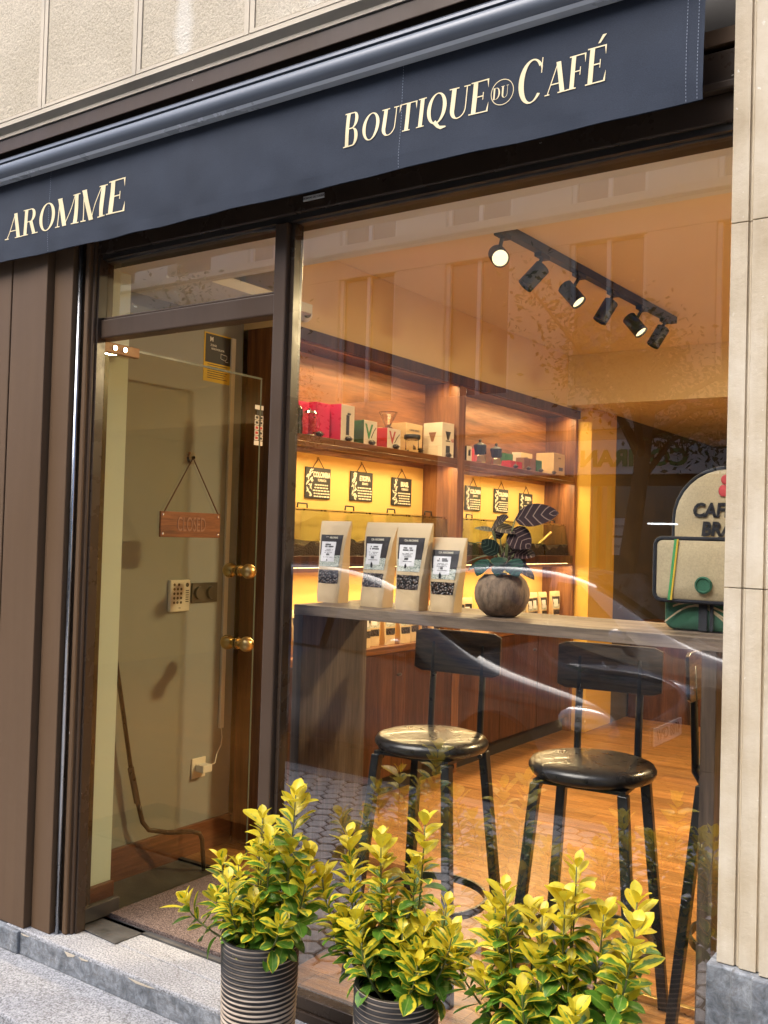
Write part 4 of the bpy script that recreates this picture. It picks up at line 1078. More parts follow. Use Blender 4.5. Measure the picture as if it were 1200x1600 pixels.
body, out = sslab(-.800, -.50, CT + .002, .193, .265, .37, .13, .03)
body.build('body', M['jute'], K, smooth='auto')
MB().tube([(p[0], .275, p[1]) for p in out], .0055, 8, closed=True).build('piping', M['jute_dark'], K, smooth=True)
low, o2 = sslab(-.806, -.50, CT + .002, CT + .10, .225, .27, .03, .025); low.build('lower_pocket', M['green_cloth'], K, smooth='auto')
q = MB()
for k in range(4):
    pts = [(-.80 + .02 * k + .15 * t_, .2165, CT + .02 + .02 * k + .045 * math.sin(t_ * 3 + k * .7) * (1 - .3 * k)) for t_ in [i / 10 for i in range(11)]]
    for i in range(10):
        p0, p1 = pts[i], pts[i + 1]; q.add([(p0[0], p0[1], p0[2] - .0025), (p1[0], p1[1], p1[2] - .0025), (p1[0], p1[1], p1[2] + .0025), (p0[0], p0[1], p0[2] + .0025)], [(0, 1, 2, 3)])
q.build('wave_print', M['jute'], K)
BX(-.715, -.695, .2125, .216, CT + .004, CT + .10).build('strap', M['jute_dark'], K); MB().box(-.688, -.680, .2125, .216, CT + .004, CT + .10).build('strap', M['jute_dark'], K)
fl, o3 = sslab(-.822, -.50, -.140, .014, .195, .262, .018, .02, puff=.01); fl.build('flap', M['jute'], K, smooth='auto')
MB().tube([(p[0], .200, p[1]) for p in o3], .0055, 8, closed=True).build('piping', M['jute_dark'], K, smooth=True)
MB().prism([(-.785, -.138), (-.779, -.138), (-.765, .012), (-.771, .012)], 'y', .1885, .192).build('green_stripe', M['green_print'], K)
MB().prism([(-.7785, -.138), (-.7745, -.138), (-.7605, .012), (-.7645, .012)], 'y', .1885, .192).build('yellow_stripe', M['yellow_print'], K)
q = MB().lathe((0, 0, 0), [(.001, .0), (.021, .0), (.021, .004), (.017, .006), (.015, .003), (.001, .003)], 28); q.xf(Matrix.Translation((-.697, .188, -.098)) @ Matrix.Rotation(R(90), 4, 'X')); q.build('emblem', M['green_cloth'], K, smooth='auto')
text_mb('CAFÉS', .048, (-.690, .2580, .085), xs=.88, bold=.002, shear=.12, ext=.0006).build('lettering', M['jute_dark'], K)
text_mb('BRASIL', .048, (-.662, .2560, .038), xs=.88, bold=.002, shear=.12, ext=.0006).build('lettering', M['jute_dark'], K)
MB().ell((-.674, .2585, .135), (.012, .0015, .015), 12, 8).ell((-.670, .2605, .163), (.011, .0015, .012), 12, 8).build('berry_print', M['red_print'], K, smooth=True)

# ------------------------------------------------------------------ entrance items
t = thing('closed_sign', 'wooden CLOSED sign hanging by a cord on the glass door', 'sign', (-2.72, .453, .08))
MB().box(-2.7255, -2.716, .296, .608, -.028, .068).build('board', M['sign_wood'], t, bevel=.002)
MB().tube([(-2.717, .312, .066), (-2.719, .452, .277), (-2.717, .594, .066)], .0028, 6).build('cord', M['string'], t)
text_mb('CLOSED', .078, (-2.7155, .452, .019), SIDE, xs=.52, ext=.0012).build('lettering', M['cardb'], t)
MB().cyl((-2.7265, .452, .278), (-2.721, .452, .278), .026, .020).cyl((-2.721, .452, .278), (-2.714, .452, .278), .006).build('suction_cup', M['clearglass'], t, smooth='auto')
q = MB()
for yy, zz in ((.308, .055), (.596, .055), (.308, -.016), (.596, -.016)): q.ell((-2.7155, yy, zz), (.003, .0055, .0055), 10, 6)
q.build('stud', M['chrome'], t, smooth=True)
t = thing('alarm_keypad', 'white alarm keypad on the wall behind the glass door', 'keypad', (-2.985, .652, -.27))
MB().box(-2.9895, -2.972, .598, .708, -.338, -.207).build('body', M['white'], t, bevel=.004)
q = MB()
for r_ in range(5):
    for c_ in range(3 if r_ else 2): q.cyl((-2.972, .618 + c_ * .019 * (1.3 if not r_ else 1), -.226 - r_ * .0185), (-2.9705, .618 + c_ * .019 * (1.3 if not r_ else 1), -.226 - r_ * .0185), .0058, n=12)
q.build('key', M['grey_metal'], t)
q = MB().cyl((-2.972, .69, -.228), (-2.9712, .69, -.228), .009, n=16)
for r_ in range(6): q.box(-2.972, -2.9712, .682, .699, -.254 - r_ * .009, -.250 - r_ * .009)
q.build('print', M['ink'], t)
text_mb('ajax', .008, (-2.9715, .65, -.322), SIDE, ext=.0002).build('lettering', M['ink'], t)
t = thing('light_switch', 'grey metal double dimmer switch beside the alarm keypad', 'switch', (-2.985, .80, -.26))
MB().box(-2.9895, -2.981, .728, .878, -.306, -.222).build('plate', M['grey_metal'], t, bevel=.002)
for yy in (.766, .838): MB().cyl((-2.981, yy, -.264), (-2.969, yy, -.264), .028, .026, 28).build('dial', M['grey_metal'], t, smooth='auto')
t = thing('wall_socket', 'white socket low on the entrance wall', 'socket', (-2.985, .80, -1.0))
MB().box(-2.9895, -2.982, .762, .842, -1.05, -.965).build('plate', M['cardw'], t, bevel=.003)
t = thing('phone_charger', 'white charger plugged into the low wall socket', 'charger', (-2.97, .82, -1.0))
MB().box(-2.981, -2.935, .780, .835, -1.022, -.990).build('body', M['white'], t, bevel=.004)
MB().tube([(-2.955, .836, -1.0), (-2.955, .870, -.995), (-2.965, .89, -.96), (-2.975, .925, -.93), (-2.980, .935, -.90), (-2.984, .932, -.86)], .0022, 8).build('cable', M['white'], t, smooth=True)
tag(BX(-2.9895, -2.978, .918, .942, -.858, .848).build('cable_cover', M['white'], bevel=.002), 'white vertical cable cover on the entrance wall', 'cable cover')
t = thing('alarm_notice', 'black and yellow alarm notice high on the entrance wall', 'notice', (-2.985, .84, .75))
q = BX(-2.9895, -2.988, .757, .925, .640, .850).build('card', M['yellow_print'], t)
MB().box(-2.9879, -2.987, .765, .917, .722, .844).build('black_panel', M['ink'], t)
text_mb('M', .026, (-2.9868, .800, .822), SIDE, bold=.001).build('lettering', M['label_white'], t)
text_mb('ZONA', .013, (-2.9868, .812, .797), SIDE).build('lettering', M['label_white'], t)
text_mb('VIDEOVIGILADA', .012, (-2.9868, .838, .782), SIDE, xs=.9).build('lettering', M['label_white'], t)
q = MB()
q.tube([(-2.9866, .858, .768), (-2.9866, .895, .764), (-2.9866, .895, .750), (-2.9866, .882, .742), (-2.9866, .858, .748)], .0012, 5, closed=True).tube([(-2.9866, .885, .742), (-2.9866, .89, .737), (-2.9866, .903, .738)], .0012, 5)
q.build('camera_symbol', M['label_white'], t)
q = MB()
for k in range(7): q.box(-2.9878, -2.987, .78, .90 - (k % 3) * .01, .712 - k * .0095, .715 - k * .0095)
q.build('small_print', M['ink'], t)
# awning crank handle
t = thing('awning_crank', 'bent brown awning crank handle leaning in the entrance', 'crank handle', (-2.85, .5, ZT))
pp = [(-2.965, .20, .05), (-2.945, .40, -.95)]
MB().tube(pp, .0085, 10).build('rod', M['black_metal'], t, smooth=True)
MB().tube([(-2.9455, .395, -.93), (-2.940, .43, -1.07)], .0125, 12).build('sleeve', M['black_metal'], t, smooth='auto')
MB().tube([(-2.940, .43, -1.06), (-2.935, .455, -1.15), (-2.925, .48, -1.185), (-2.88, .54, -1.20), (-2.83, .62, -1.205), (-2.81, .645, -1.215), (-2.805, .655, -1.24), (-2.80, .665, ZT + .006)], .0095, 10).build('handle_bend', M['brown_dark'], t, smooth=True)

# ------------------------------------------------------------------ awning
A = thing('awning', 'dark navy shop awning with pale gold lettering on its valance', 'awning', (-1.8, -.15, 1.1))
AX0, AX1 = -4.6, -.618
def vz0(x): return .926 + .0048 * (x + 3.1)
def vy(x, z):
    t_ = max(0, min(1, (1.25 - z) / .32))
    n1 = noise.noise(Vector((x * 1.7, z * 4, 5))) * .016 + noise.noise(Vector((x * 4.2 + z * 3, z * 7 + x * 4, 1))) * .010 + noise.noise(Vector((x * 11 - z * 6, z * 13 + x * 5, 9))) * .0022
    return -.150 - .010 * t_ + n1 * t_
NX, NZ = 320, 26; vs = []; fs = []
for i in range(NX + 1):
    x = AX0 + (AX1 - AX0) * i / NX
    zb = vz0(x) + .0025 * noise.noise(Vector((x * 6, 0, 0)))
    for j in range(NZ + 1):
        z = zb + (1.262 - zb) * j / NZ
        vs.append((x, vy(x, z), z))
for i in range(NX):
    for j in range(NZ):
        a = i * (NZ + 1) + j; fs.append((a, a + NZ + 1, a + NZ + 2, a + 1))
va = MB().add(vs, fs).build('valance', M['navy'], A, smooth=True)
# hem and stitching
def strip(x0, x1, fz, h, off, n, gap=0.0):
    q = MB(); dx = (x1 - x0) / n
    for k in range(n):
        xa = x0 + dx * k; xb = xa + dx * (1 - gap)
        q.add([(xa, vy(xa, fz(xa)) - off, fz(xa)), (xb, vy(xb, fz(xb)) - off, fz(xb)), (xb, vy(xb, fz(xb) + h) - off, fz(xb) + h), (xa, vy(xa, fz(xa) + h) - off, fz(xa) + h)], [(0, 1, 2, 3)])
    return q
hem = MB(); 
for i in range(NX):
    x = AX0 + (AX1 - AX0) * i / NX; x2 = AX0 + (AX1 - AX0) * (i + 1) / NX
    def P_(x, z, o): return (x, vy(x, z) - o, z)
    z_, z2_ = vz0(x), vz0(x2)
    hem.add([P_(x, z_ + .001, .0032), P_(x2, z2_ + .001, .0032), P_(x2, z2_ + .036, .0032), P_(x, z_ + .036, .0032), P_(x, z_ + .037, .0), P_(x2, z2_ + .037, .0)], [(0, 1, 2, 3), (3, 2, 5, 4)])
hem.build('hem', M['navy'], A, smooth='auto')
for xx in (AX1 - .012, AX1 - .036, -1.385, -2.82, -4.25):
    q = MB(); z = vz0(xx) + .004
    while z < 1.235:
        q.add([(xx, vy(xx, z) - .0042, z), (xx + .0012, vy(xx, z) - .0042, z), (xx + .0012, vy(xx, z + .004) - .0042, z + .0042), (xx, vy(xx, z + .004) - .0042, z + .0042)], [(0, 1, 2, 3)]); z += .0075
    q.build('stitching', M['thread'], A)
# front bar (cassette)
prof = []
for k in range(13):
    a = R(-100 + 150 * k / 12); prof.append((-.163 - .024 * math.cos(a), 1.272 + .030 * math.sin(a)))
prof = [(-.152, 1.214), (-.180, 1.214), (-.192, 1.221), (-.198, 1.234), (-.199, 1.247), (-.195, 1.258), (-.189, 1.2625), (-.184, 1.2635), (-.184, 1.2675), (-.191, 1.269), (-.190, 1.277), (-.182, 1.281), (-.152, 1.281)]
MB().prism(prof, 'x', AX0, AX1 - .012).build('front_bar', M['cassette'], A, smooth='auto')
MB().prism([(-.156, 1.206), (-.182, 1.206), (-.188, 1.2135), (-.156, 1.2135)], 'x', AX0, AX1 - .012).build('bar_lip', M['lip'], A)
MB().prism([(-.182, 1.2815), (-.155, 1.298), (-.120, 1.325), (-.060, 1.345), (-.035, 1.33), (-.035, 1.27), (-.10, 1.262), (-.149, 1.262), (-.149, 1.2815)], 'x', AX0, AX1 - .014).build('rolled_canvas', M['navy'], A, smooth='auto')
for a_ in (-.85, -2.6, -4.4): BX(a_, a_ + .02, -.035, .049, 1.285, 1.315).build('bracket', M['black_metal'], A)

# --- high contrast serif letters drawn as polygons
Sk, Hr, Sf = .17, .035, .085
def rect(x0, z0, x1, z1): return [(x0, z0), (x1, z0), (x1, z1), (x0, z1)]
def ringp(cx, cz, rx, rz, ix, iz, a0=0, a1=360, n=40, ox=0):
    out = []; 
    for k in range(n):
        t0 = R(a0 + (a1 - a0) * k / n); t1 = R(a0 + (a1 - a0) * (k + 1) / n)
        out.append([(cx + rx * math.cos(t0), cz + rz * math.sin(t0)), (cx + rx * math.cos(t1), cz + rz * math.sin(t1)),
                    (cx + ox + ix * math.cos(t1), cz + iz * math.sin(t1)), (cx + ox + ix * math.cos(t0), cz + iz * math.sin(t0))])
    return out
def stem(x, w=None, z0=0, z1=1, ser=(1, 1)):
    w = Sk if w is None else w; o = [rect(x, z0, x + w, z1)]
    if ser[0]: o.append(rect(x - Sf, z0, x + w + Sf, z0 + Hr))
    if ser[1]: o.append(rect(x - Sf, z1 - Hr, x + w + Sf, z1))
    return o
def diag(xa, za, xb, zb, w): return [[(xa, za), (xa + w, za), (xb + w, zb), (xb, zb)]]
def glyph(c):
    g = []
    if c == 'A': g = diag(.04, 0, .40, 1, .04) + diag(.60, 0, .34, 1, .19) + [rect(.17, .30, .60, .335), rect(-.04, 0, .16, Hr), rect(.50, 0, .90, Hr)]; w = .86
    elif c == 'R': g = stem(.08) + [rect(.2, 1 - Hr, .45, 1), rect(.2, .49, .45, .49 + Hr)] + ringp(.42, .745, .24, .255, .09, .22, -90, 90, 20) + diag(.58, 0, .36, .51, .17) + [rect(.55, 0, .86, Hr)]; w = .84
    elif c == 'O': g = ringp(.42, .5, .40, .52, .245, .485); w = .84
    elif c == 'Q': g = ringp(.42, .5, .40, .52, .245, .485) + [[(.30, .02), (.42, .10), (.62, -.12), (.86, -.16), (.88, -.20), (.66, -.24), (.50, -.16)]]; w = .84
    elif c == 'C': g = ringp(.46, .5, .42, .52, .265, .485, 40, 320, 40, .02) + [rect(.76, .64, .79, 1.0), [(.72, .86), (.80, .80), (.79, .70), (.74, .78)]]; w = .84
    elif c == 'M': g = stem(.10, .04) + diag(.36, 0, .02, 1, .19) + diag(.43, 0, .84, 1, .035) + stem(.84); w = 1.12
    elif c in 'EÉ': 
        g = stem(.08) + [rect(.2, 1 - Hr, .66, 1), rect(.2, .5, .48, .5 + Hr), rect(.2, 0, .70, Hr), [(.63, 1), (.66, 1), (.66, .72), (.60, .96)], [(.67, 0), (.70, 0), (.70, .30), (.63, .04)], rect(.46, .40, .49, .63)]; w = .74
        if c == 'É': g.append([(.34, 1.08), (.42, 1.08), (.62, 1.30), (.48, 1.30)])
    elif c == 'F': g = stem(.08) + [rect(.2, 1 - Hr, .64, 1), rect(.2, .49, .46, .49 + Hr), [(.61, 1), (.64, 1), (.64, .70), (.58, .96)], rect(.44, .38, .47, .62)]; w = .66
    elif c == 'B': g = stem(.08) + [rect(.2, 1 - Hr, .44, 1), rect(.2, .505, .46, .505 + Hr), rect(.2, 0, .46, Hr)] + ringp(.42, .765, .22, .235, .075, .20, -90, 90, 18) + ringp(.44, .26, .25, .26, .09, .225, -90, 90, 18); w = .76
    elif c == 'U': g = [rect(.10, .30, .27, 1), rect(0, 1 - Hr, .37, 1), rect(.66, .30, .70, 1), rect(.56, 1 - Hr, .80, 1)] + ringp(.40, .30, .30, .32, .135, .285, 180, 270, 12) + ringp(.40, .30, .30, .32, .26, .285, 270, 360, 12); w = .80
    elif c == 'T': g = stem(.30, ser=(1, 0)) + [rect(.0, 1 - Hr, .77, 1), [(0, 1), (.03, 1), (.07, .96), (0, .70)], [(.77, 1), (.74, 1), (.70, .96), (.77, .70)]]; w = .78
    elif c == 'I': g = stem(.10); w = .38
    elif c == 'D': g = stem(.08) + [rect(.2, 1 - Hr, .40, 1), rect(.2, 0, .40, Hr)] + ringp(.38, .5, .40, .5, .24, .465, -90, 90, 24); w = .84
    return g, w
def word(mb, s, xa, xb, z_a, hs, shear=.07, vyf=vy, off=.0016):
    G = [glyph(c) for c in s]; tot = sum((w_ + .04) * h for (g, w_), h in zip(G, hs)); k = (xb - xa) / tot; x = xa
    for (g, w_), h in zip(G, hs):
        for poly in g:
          if 1:
            if len(poly) == 4:  # cut long quads so the print follows the creases
                (a0, a1, a2, a3) = [Vector(p_) for p_ in poly]
                e01 = (a1 - a0).length; e12 = (a2 - a1).length
                if e12 > e01: a0, a1, a2, a3 = a1, a2, a3, a0
                nq = max(1, int((a1 - a0).length * h / .010))
                subs = [[a0.lerp(a1, i / nq), a0.lerp(a1, (i + 1) / nq), a3.lerp(a2, (i + 1) / nq), a3.lerp(a2, i / nq)] for i in range(nq)]
            else: subs = [poly]
          for poly in subs:
            pts = []
            for (u, v) in poly:
                z = z_a + .0048 * (x - xa) + v * h; X = x + u * h * k + v * h * shear
                pts.append((X, vyf(X, z) - off, z))
            mb.add(pts, [tuple(range(len(pts)))])
        x += (w_ + .04) * h * k
for ws in ((('AROMME', -3.055, -2.430, 1.004, [.088, .090, .092, .098, .103, .108]),), (('B', -1.570, -1.515, 1.029, [.090]), ('OUTIQUE', -1.509, -1.132, 1.032, [.071, .072, .073, .074, .076, .078, .080])),
           (('C', -1.062, -.992, 1.028, [.100]), ('AFÉ', -.984, -.833, 1.033, [.074, .077, .083])), (('DU', -1.126, -1.082, 1.057, [.028, .028]),)):
    L_ = MB()
    for w_ in ws: word(L_, *w_)
    L_.build('lettering', M['gold_print'], A)
q = MB()
for k in range(48):
    a0, a1 = R(k * 7.5), R(k * 7.5 + 7.5)
    pts = [(-1.099 + r_ * math.cos(a), 1.071 + r_ * math.sin(a)) for r_, a in ((.031, a0), (.031, a1), (.0293, a1), (.0293, a0))]
    q.add([(p[0], vy(p[0], p[1]) - .0016, p[1]) for p in pts], [(0, 1, 2, 3)])
q.build('emblem_ring', M['gold_print'], A)

# ------------------------------------------------------------------ variegated shrubs in ribbed planters
def planter(px, py, zb, zr, tips, label, seed, dens=.40, low=5):
    t = thing('potted_shrub', label, 'potted shrub', (px, py, zb), group='variegated shrubs in ribbed planters')
    rn = random.Random(seed); c = Vector((px, py, 0))
    prof = []; z = zb; r0 = .088; H = zr - zb; nr = int(H / .0125)
    for k in range(nr * 4 + 1):
        zz = zb + H * k / (nr * 4); rad = r0 + .010 * (zz - zb) / H
        prof.append((rad + .0022 * math.sin(2 * math.pi * (zz - zb) / .0125), zz))
    prof += [(.097, zr), (.088, zr - .002), (.086, zr - .06)]
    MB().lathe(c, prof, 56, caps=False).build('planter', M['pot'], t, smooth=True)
    # soil
    vs = [c + Vector((0, 0, zr - .035))]; fs = []; n = 28
    for ring_ in (1, 2, 3):
        for k in range(n):
            a = 2 * math.pi * k / n; r_ = .0865 * ring_ / 3
            vs.append(c + Vector((r_ * math.cos(a), r_ * math.sin(a), zr - .035 + rn.uniform(-.006, .006))))
    for k in range(n): fs.append((0, 1 + k, 1 + (k + 1) % n))
    for rg in (0, 1):
        for k in range(n): fs.append((1 + rg * n + k, 1 + (rg + 1) * n + k, 1 + (rg + 1) * n + (k + 1) % n, 1 + rg * n + (k + 1) % n))
    MB().add(vs, fs).build('soil', M['soil'], t)
    lf = MB(); sm = MB(); zs = zr - .035
    zmax = max(p[1] for p in tips)
    al = []
    for (x, z) in tips: al.append((x, py + rn.uniform(-.055, .055) - (.03 if z < zr + .12 else 0), z, 1))
    for (x, z) in tips[2:]:
        if rn.random() < dens: al.append((px + (x - px) * rn.uniform(.4, .95) + rn.uniform(-.03, .03), py + rn.uniform(.02, .10), zs + (z - zs) * rn.uniform(.5, .9), 0))
    for k in range(low): al.append((px + rn.uniform(-.12, .12), py - rn.uniform(.02, .10), zr + rn.uniform(.05, .15), 0))
    for (x, y, z, main) in al:
        tip = Vector((x, y, z)); base = Vector((px + (x - px) * .30, py + (y - py) * .35, zs))
        base.x = max(px - .065, min(px + .065, base.x))
        hgt = tip.z - base.z
        ctrl = base.lerp(tip, .45) + Vector(((x - px) * .30, (y - py) * .3, -hgt * .08 + 0.01))
        P = [base * (1 - u) ** 2 + ctrl * 2 * u * (1 - u) + tip * u * u for u in [i / 12 for i in range(13)]]
        sm.tube(P, [.0032 * (1 - .55 * i / 12) for i in range(13)], 6)
        Ls = sum((P[i + 1] - P[i]).length for i in range(12))
        step = .0145; nn = int(Ls * (.80 if main else .7) / step); ang = rn.uniform(0, 6)
        for i in range(nn + 1):
            dist = i * step * (1 + .25 * i / max(1, nn)); u = 1 - dist / Ls
            if u < .10: break
            fI = u * 12; k = min(11, int(fI)); p = P[k].lerp(P[k + 1], fI - k); ax = (P[k + 1] - P[k]).normalized()
            a1 = ax.orthogonal().normalized(); a2 = ax.cross(a1)
            young = max(0, min(1, 1 - dist / .15)); hh = max(0, min(1, (p.z - zr) / max(.1, zmax - zr)))
            for s_ in range(2 if i else 3):
                th = ang + s_ * (math.pi if i else 2.1) + rn.uniform(-.35, .35)
                out_ = a1 * math.cos(th) + a2 * math.sin(th)
                el = R(68 if i == 0 else 52 - 34 * (1 - young) + rn.uniform(-14, 14))
                d = out_ * math.cos(el) + ax * math.sin(el) + Vector((0, 0, -.12 * (1 - young)))
                L = (.040 if i == 0 else .050 + .014 * rn.random()) * rn.uniform(.72, 1.15)
                ag = max(0, min(1, .14 + .62 * young + .38 * hh * young + .20 * hh + rn.uniform(-.22, .22)))
                leafmesh(lf, p + out_ * .004, d, ax + out_ * -.15, L, L * rn.uniform(.27, .34), rn.uniform(.12, .42), rn.uniform(.1, .9), ag, 7, 4, 1.25)
            ang += 1.57 + rn.uniform(-.3, .3)
    lf.build('foliage', M['leaf'], t, smooth=True); sm.build('stems', M['stem'], t, smooth=True)
    return t
T0 = 0
T1 = [(-1.524, -.641), (-1.646, -.725), (-1.83, -.883), (-1.748, -.872), (-1.591, -.765), (-1.681, -.766), (-1.533, -.77), (-1.488, -.838), (-1.557, -.824), (-1.698, -.93), (-1.605, -.92), (-1.847, -.960), (-1.525, -.94), (-1.791, -.955), (-1.64, -.80)]
T2 = [(-1.416, -.741), (-1.286, -.71), (-1.193, -.667), (-1.46, -.832), (-1.379, -.814), (-1.261, -.844), (-1.325, -.844), (-1.123, -.832), (-1.162, -.877), (-1.408, -.94), (-1.375, -.91), (-1.081, -.866), (-1.248, -.872), (-1.215, -.762), (-1.297, -.765), (-1.137, -.92), (-1.278, -.92)]
T3 = [(-.793, -.662), (-.805, -.726), (-.818, -.772), (-.683, -.723), (-.732, -.742), (-.649, -.735), (-.861, -.773), (-.911, -.79), (-.943, -.738), (-.855, -.851), (-.788, -.846), (-.690, -.823), (-.706, -.855), (-.684, -.887), (-.843, -.91), (-1.0, -.818), (-1.085, -.92), (-1.0, -.945), (-.972, -.785)]
planter(-1.65, -.30, ZL, -1.021, T1, 'leftmost yellow and green shrub in a ribbed planter by the entrance step', 11)
planter(-1.234, -.30, ZL, -1.026, T2, 'middle yellow and green shrub in a ribbed planter under the window', 22)
planter(-.835, -.32, ZL, -1.035, T3, 'rightmost and widest yellow and green shrub beside the stone pilaster', 33, .12, 4)

# ------------------------------------------------------------------ street seen in the window
def car(name, label, x_front, yc, mat, plate_txt):
    t = thing(name, label, 'car', (x_front - 2.1, yc, ZR), local=True, group='cars in the street before the shop')
    # stations: x (front = +2.1), z bottom, z belt, z top, half width low, half width top
    stn = [(2.10, .30, .52, .56, .55, .50), (2.04, .22, .60, .66, .74, .66), (1.85, .18, .66, .76, .83, .74), (1.45, .17, .70, .84, .87, .76), (1.05, .17, .74, .93, .88, .74),
           (.62, .17, .80, 1.18, .88, .66), (.22, .17, .82, 1.40, .88, .60), (-.30, .17, .83, 1.47, .88, .59), (-.90, .17, .84, 1.46, .88, .58), (-1.40, .17, .86, 1.36, .87, .58), (-1.78, .20, .88, 1.12, .85, .62), (-2.02, .26, .84, .92, .80, .66), (-2.10, .34, .70, .74, .64, .58)]
    vs = []; fs = []; n = 12
    for (x, zb, zbelt, ztp, wl, wt) in stn:
        half = [(0, zb), (wl * .85, zb), (wl, zb + .10), (wl * 1.02, (zb + zbelt) / 2 + .05), (wl * .985, zbelt), (wt, ztp - .05 * (ztp - zbelt) - .02), (wt * .75, ztp)]
        sec = half + [(0, ztp + .01)] + [(-a, b) for a, b in reversed(half[1:])]
        n = len(sec)
        for (y, z) in sec: vs.append((x, y, z))
    for i in range(len(stn) - 1):
        for k in range(n): fs.append((i * n + k, i * n + (k + 1) % n, (i + 1) * n + (k + 1) % n, (i + 1) * n + k))
    fs += [tuple(range(n)), tuple(range((len(stn) - 1) * n, len(stn) * n))]
    MB().add(vs, fs).build('body', mat, t, smooth=True, sub=2)
    g = MB()
    for sy in (1, -1):
        def sp(x, z, w_): return (x, sy * w_, z)
        g.add([sp(.78, .88, .868), sp(.02, .90, .885), sp(.02, 1.33, .668), sp(.22, 1.31, .665)], [(0, 1, 2, 3)])
        g.add([sp(-.04, .90, .885), sp(-.95, .92, .885), sp(-.90, 1.37, .655), sp(-.04, 1.36, .665)], [(0, 1, 2, 3)])
        g.add([sp(-1.0, .92, .884), sp(-1.62, .96, .865), sp(-1.35, 1.28, .68), sp(-.96, 1.36, .66)], [(0, 1, 2, 3)])
    g.build('side_windows', M['car_glass'], t)
    MB().add([(1.08, -.66, .965), (1.08, .66, .965), (.30, .55, 1.395), (.30, -.55, 1.395)], [(0, 1, 2, 3)]).build('windscreen', M['car_glass'], t)
    for sy in (1, -1):
        for x in (1.32, -1.28):
            w_ = MB().lathe((0, 0, 0), [(.20, -.09), (.30, -.09), (.315, -.06), (.315, .06), (.30, .09), (.20, .09)], 32); w_.xf(Matrix.Translation((x, sy * .80, .315)) @ Matrix.Rotation(R(90), 4, 'X'))
            wh = w_.build('wheel', M['rubber'], t, smooth='auto')
            r_ = MB().lathe((0, 0, 0), [(.02, -.07), (.20, -.075), (.20, .075), (.02, .07)], 24); r_.xf(Matrix.Translation((x, sy * .81, .315)) @ Matrix.Rotation(R(90), 4, 'X')); r_.build('rim', M['chrome'], wh, smooth='auto')
        q = MB().add([(1.55, sy * .845, .62), (1.60, sy * .83, .75), (1.92, sy * .775, .70), (2.06, sy * .62, .62), (2.03, sy * .66, .50), (1.85, sy * .82, .50)], [(0, 1, 2, 3, 4, 5)])
        q2 = MB(); q2.ell((1.83, sy * .742, .615), (.22, .10, .085), 16, 10); q2.build('headlight', M['lampglass'], t, smooth=True)
        MB().ell((.66, sy * .98, .96), (.07, .10, .06), 14, 8).build('wing_mirror', mat, t, smooth=True)
    MB().box(2.06, 2.095, -.45, .45, .30, .40).build('grille', M['black_matt'], t)
    p = BX(2.10, 2.112, -.26, .26, .42, .53).build('number_plate', M['sign_white'], t)
    text_mb(plate_txt, .10, (2.1125, 0, .475), Matrix(((0, 0, 1), (1, 0, 0), (0, 1, 0))), ext=.0005, bold=.001).build('lettering', M['ink'], p)
    return t
car('parked_car', 'dark grey car parked along the near kerb', -2.02, -3.98, M['car_dark'], '4788 CPW')
car('passing_car', 'silver car stopped in the lane beyond the dark grey one', -1.3, -5.95, M['car_silver'], '7788 CPW')
# opposite building
O = thing('opposite_building', 'pale building across the street with a supermarket on its ground floor', 'building', (-4, -10.2, ZS))
YO = -10.2
q = MB().box(-26, 20, -16, YO - .25, ZS, 6.6)
q.build('inner_wall', M['back'], O)
q = MB()
zz = [2.1, 4.6]
bays = [-26 + 2.0 * k for k in range(24)]
for z0 in zz:
    q.box(-26, 20, YO - .25, YO, z0 + 2.0, z0 + 2.5)
    for x in bays: q.box(x - .45, x + .45, YO - .25, YO, z0 + .001, z0 + 1.999)
q.box(-26, 20, YO - .25, YO, 1.37, 2.1)
for x in [-25, -20, -15, -11, -7.3, -2.6, 1.5, 6, 11, 16]: q.box(x - .3, x + .3, YO - .25, YO, ZS, 1.3695)
q.build('wall', M['facade2'], O, bevel=.01)
q = MB()
for z0 in zz: q.box(-26, 20, YO + .001, YO + .16, z0 + 2.38, z0 + 2.5)
q.box(-26, 20, YO + .001, YO + .12, 1.50, 1.64); q.build('cornice', M['stone_smooth'], O, bevel=.01)
for z0 in zz[:2]:
    for x in bays[7:14]:
        w_ = MB().box(x + .47, x + 1.53, YO - .16, YO - .12, z0 + .02, z0 + 1.98).build('window', M['car_glass'], O)
        MB().box(x + .452, x + .51, YO - .12, YO - .06, z0 + .002, z0 + 1.997).box(x + 1.49, x + 1.548, YO - .12, YO - .06, z0 + .002, z0 + 1.997).box(x + .97, x + 1.03, YO - .12, YO - .07, z0 + .002, z0 + 1.997).build('frame', M['white'], w_)
q = MB()
for x0, x1 in ((-7.0, -2.9), (-2.3, 1.2)): q.box(x0, x1, YO - .2, YO - .17, ZS, .75)
q.build('shop_window', M['car_glass'], O)
q = MB()
for x in (-7.0, -5.15, -4.95, -2.92): q.box(x, x + .06, YO - .17, YO - .08, ZS, .75)
q.build('green_door_frame', M['sign_green'], O)
MB().box(-4.41, -4.02, YO - .165, YO - .15, .245, .265).build('tube_light', M['tube'], O)
sg = MB().box(-7.0, -2.9, YO - .08, YO + .06, .90, 1.36).build('shop_sign', M['sign_white'], O)
text_mb('COVIRAN', .30, (-3.83, YO + .065, 1.10), BACKW, align='LEFT', bold=.012, ext=.01, xs=1.1).build('lettering', M['sign_green'], sg)
text_mb('Supermercado', .115, (-3.84, YO + .065, 1.285), BACKW, align='LEFT', ext=.01).build('lettering', M['ink'], sg)
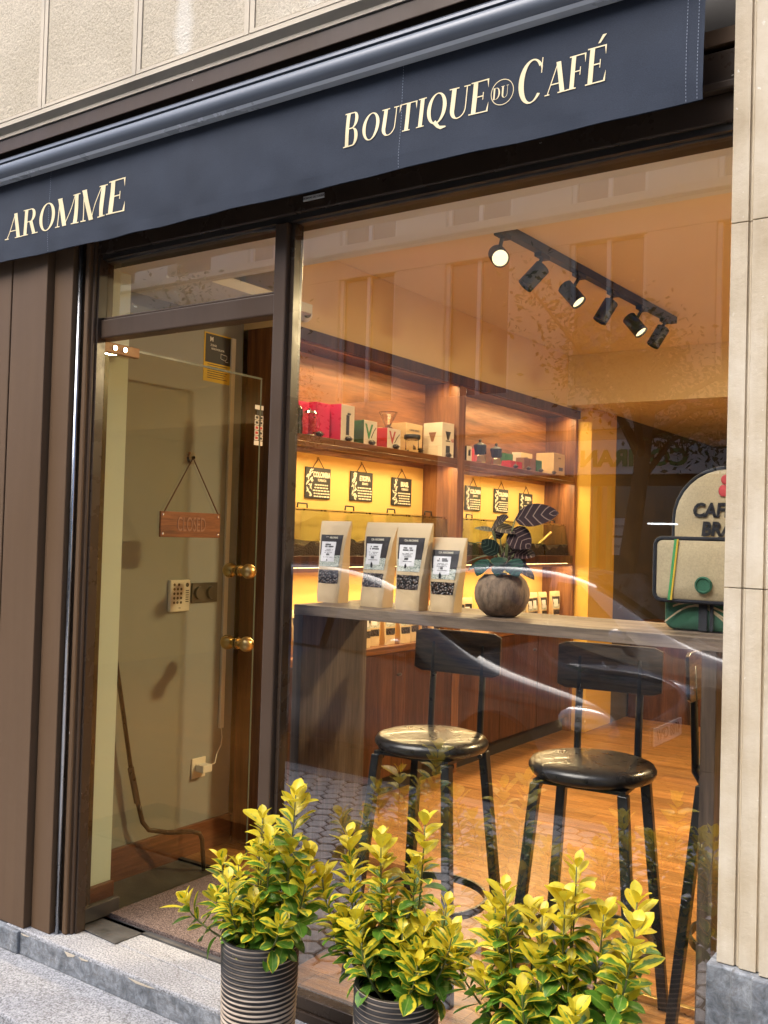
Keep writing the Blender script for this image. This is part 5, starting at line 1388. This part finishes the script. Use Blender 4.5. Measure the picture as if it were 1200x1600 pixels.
for z0 in (.09, -.17):
    p = MB().box(-4.90, -4.68, YO - .16, YO - .15, z0, z0 + .23).build('window_poster', M['label_white'], O)
    text_mb('Gratis' if z0 < 0 else 'HORARIO', .06, (-4.79, YO - .148, z0 + .12), BACKW, ext=.002).build('lettering', M['ink'], p)
# street trees
def tree(x, y, h, label, seed, lean=.3):
    t = thing('street_tree', label, 'tree', (x, y, ZS), group='street trees')
    rn = random.Random(seed); b = Vector((x, y, ZS)); P = [b, b + Vector((lean * .1, 0, h * .25)), b + Vector((lean * .5, 0, h * .5)), b + Vector((lean * .9, .05, h * .75))]
    tr = MB().tube(P, [.13, .11, .095, .07], 12); lf = MB(); top = P[-1]; cl = []
    for k in range(16):
        a = rn.uniform(0, 6.28); rr = rn.uniform(.5, 1.7); st_ = P[2].lerp(P[3], rn.random())
        e = Vector((x + lean + rr * math.cos(a), y + rr * math.sin(a), ZS + h * rn.uniform(.60, 1.08)))
        md = st_.lerp(e, .5) + Vector((0, 0, .15)); tr.tube([st_, md, e], [.045, .028, .010], 7); cl += [e, md.lerp(e, .5), md]
    for c_ in cl:
        for i in range(120):
            p = c_ + Vector((rn.gauss(0, .24), rn.gauss(0, .24), rn.gauss(0, .18))); d = Vector((rn.uniform(-1, 1), rn.uniform(-1, 1), rn.uniform(-.8, .3))).normalized()
            s = d.orthogonal().normalized(); s = (s * math.cos(rn.uniform(0, 6)) + d.cross(s) * math.sin(rn.uniform(0, 6))).normalized(); L = rn.uniform(.06, .11)
            lf.add([p, p + d * L * .5 + s * L * .22, p + d * L, p + d * L * .5 - s * L * .22], [(0, 1, 2, 3)])
    tr.build('trunk', M['bark'], t, smooth=True); lf.build('crown', M['tree_leaf'], t)
tree(-4.15, -8.75, 4.2, 'leaning street tree in front of the supermarket sign', 3, .35)
tree(-10.2, -8.75, 4.6, 'street tree further along the far pavement', 5, -.2)
tree(2.6, -8.75, 4.4, 'street tree at the right end of the far pavement', 6, .1)
for o in bpy.data.objects:
    if '_local' in o: del o['_local']
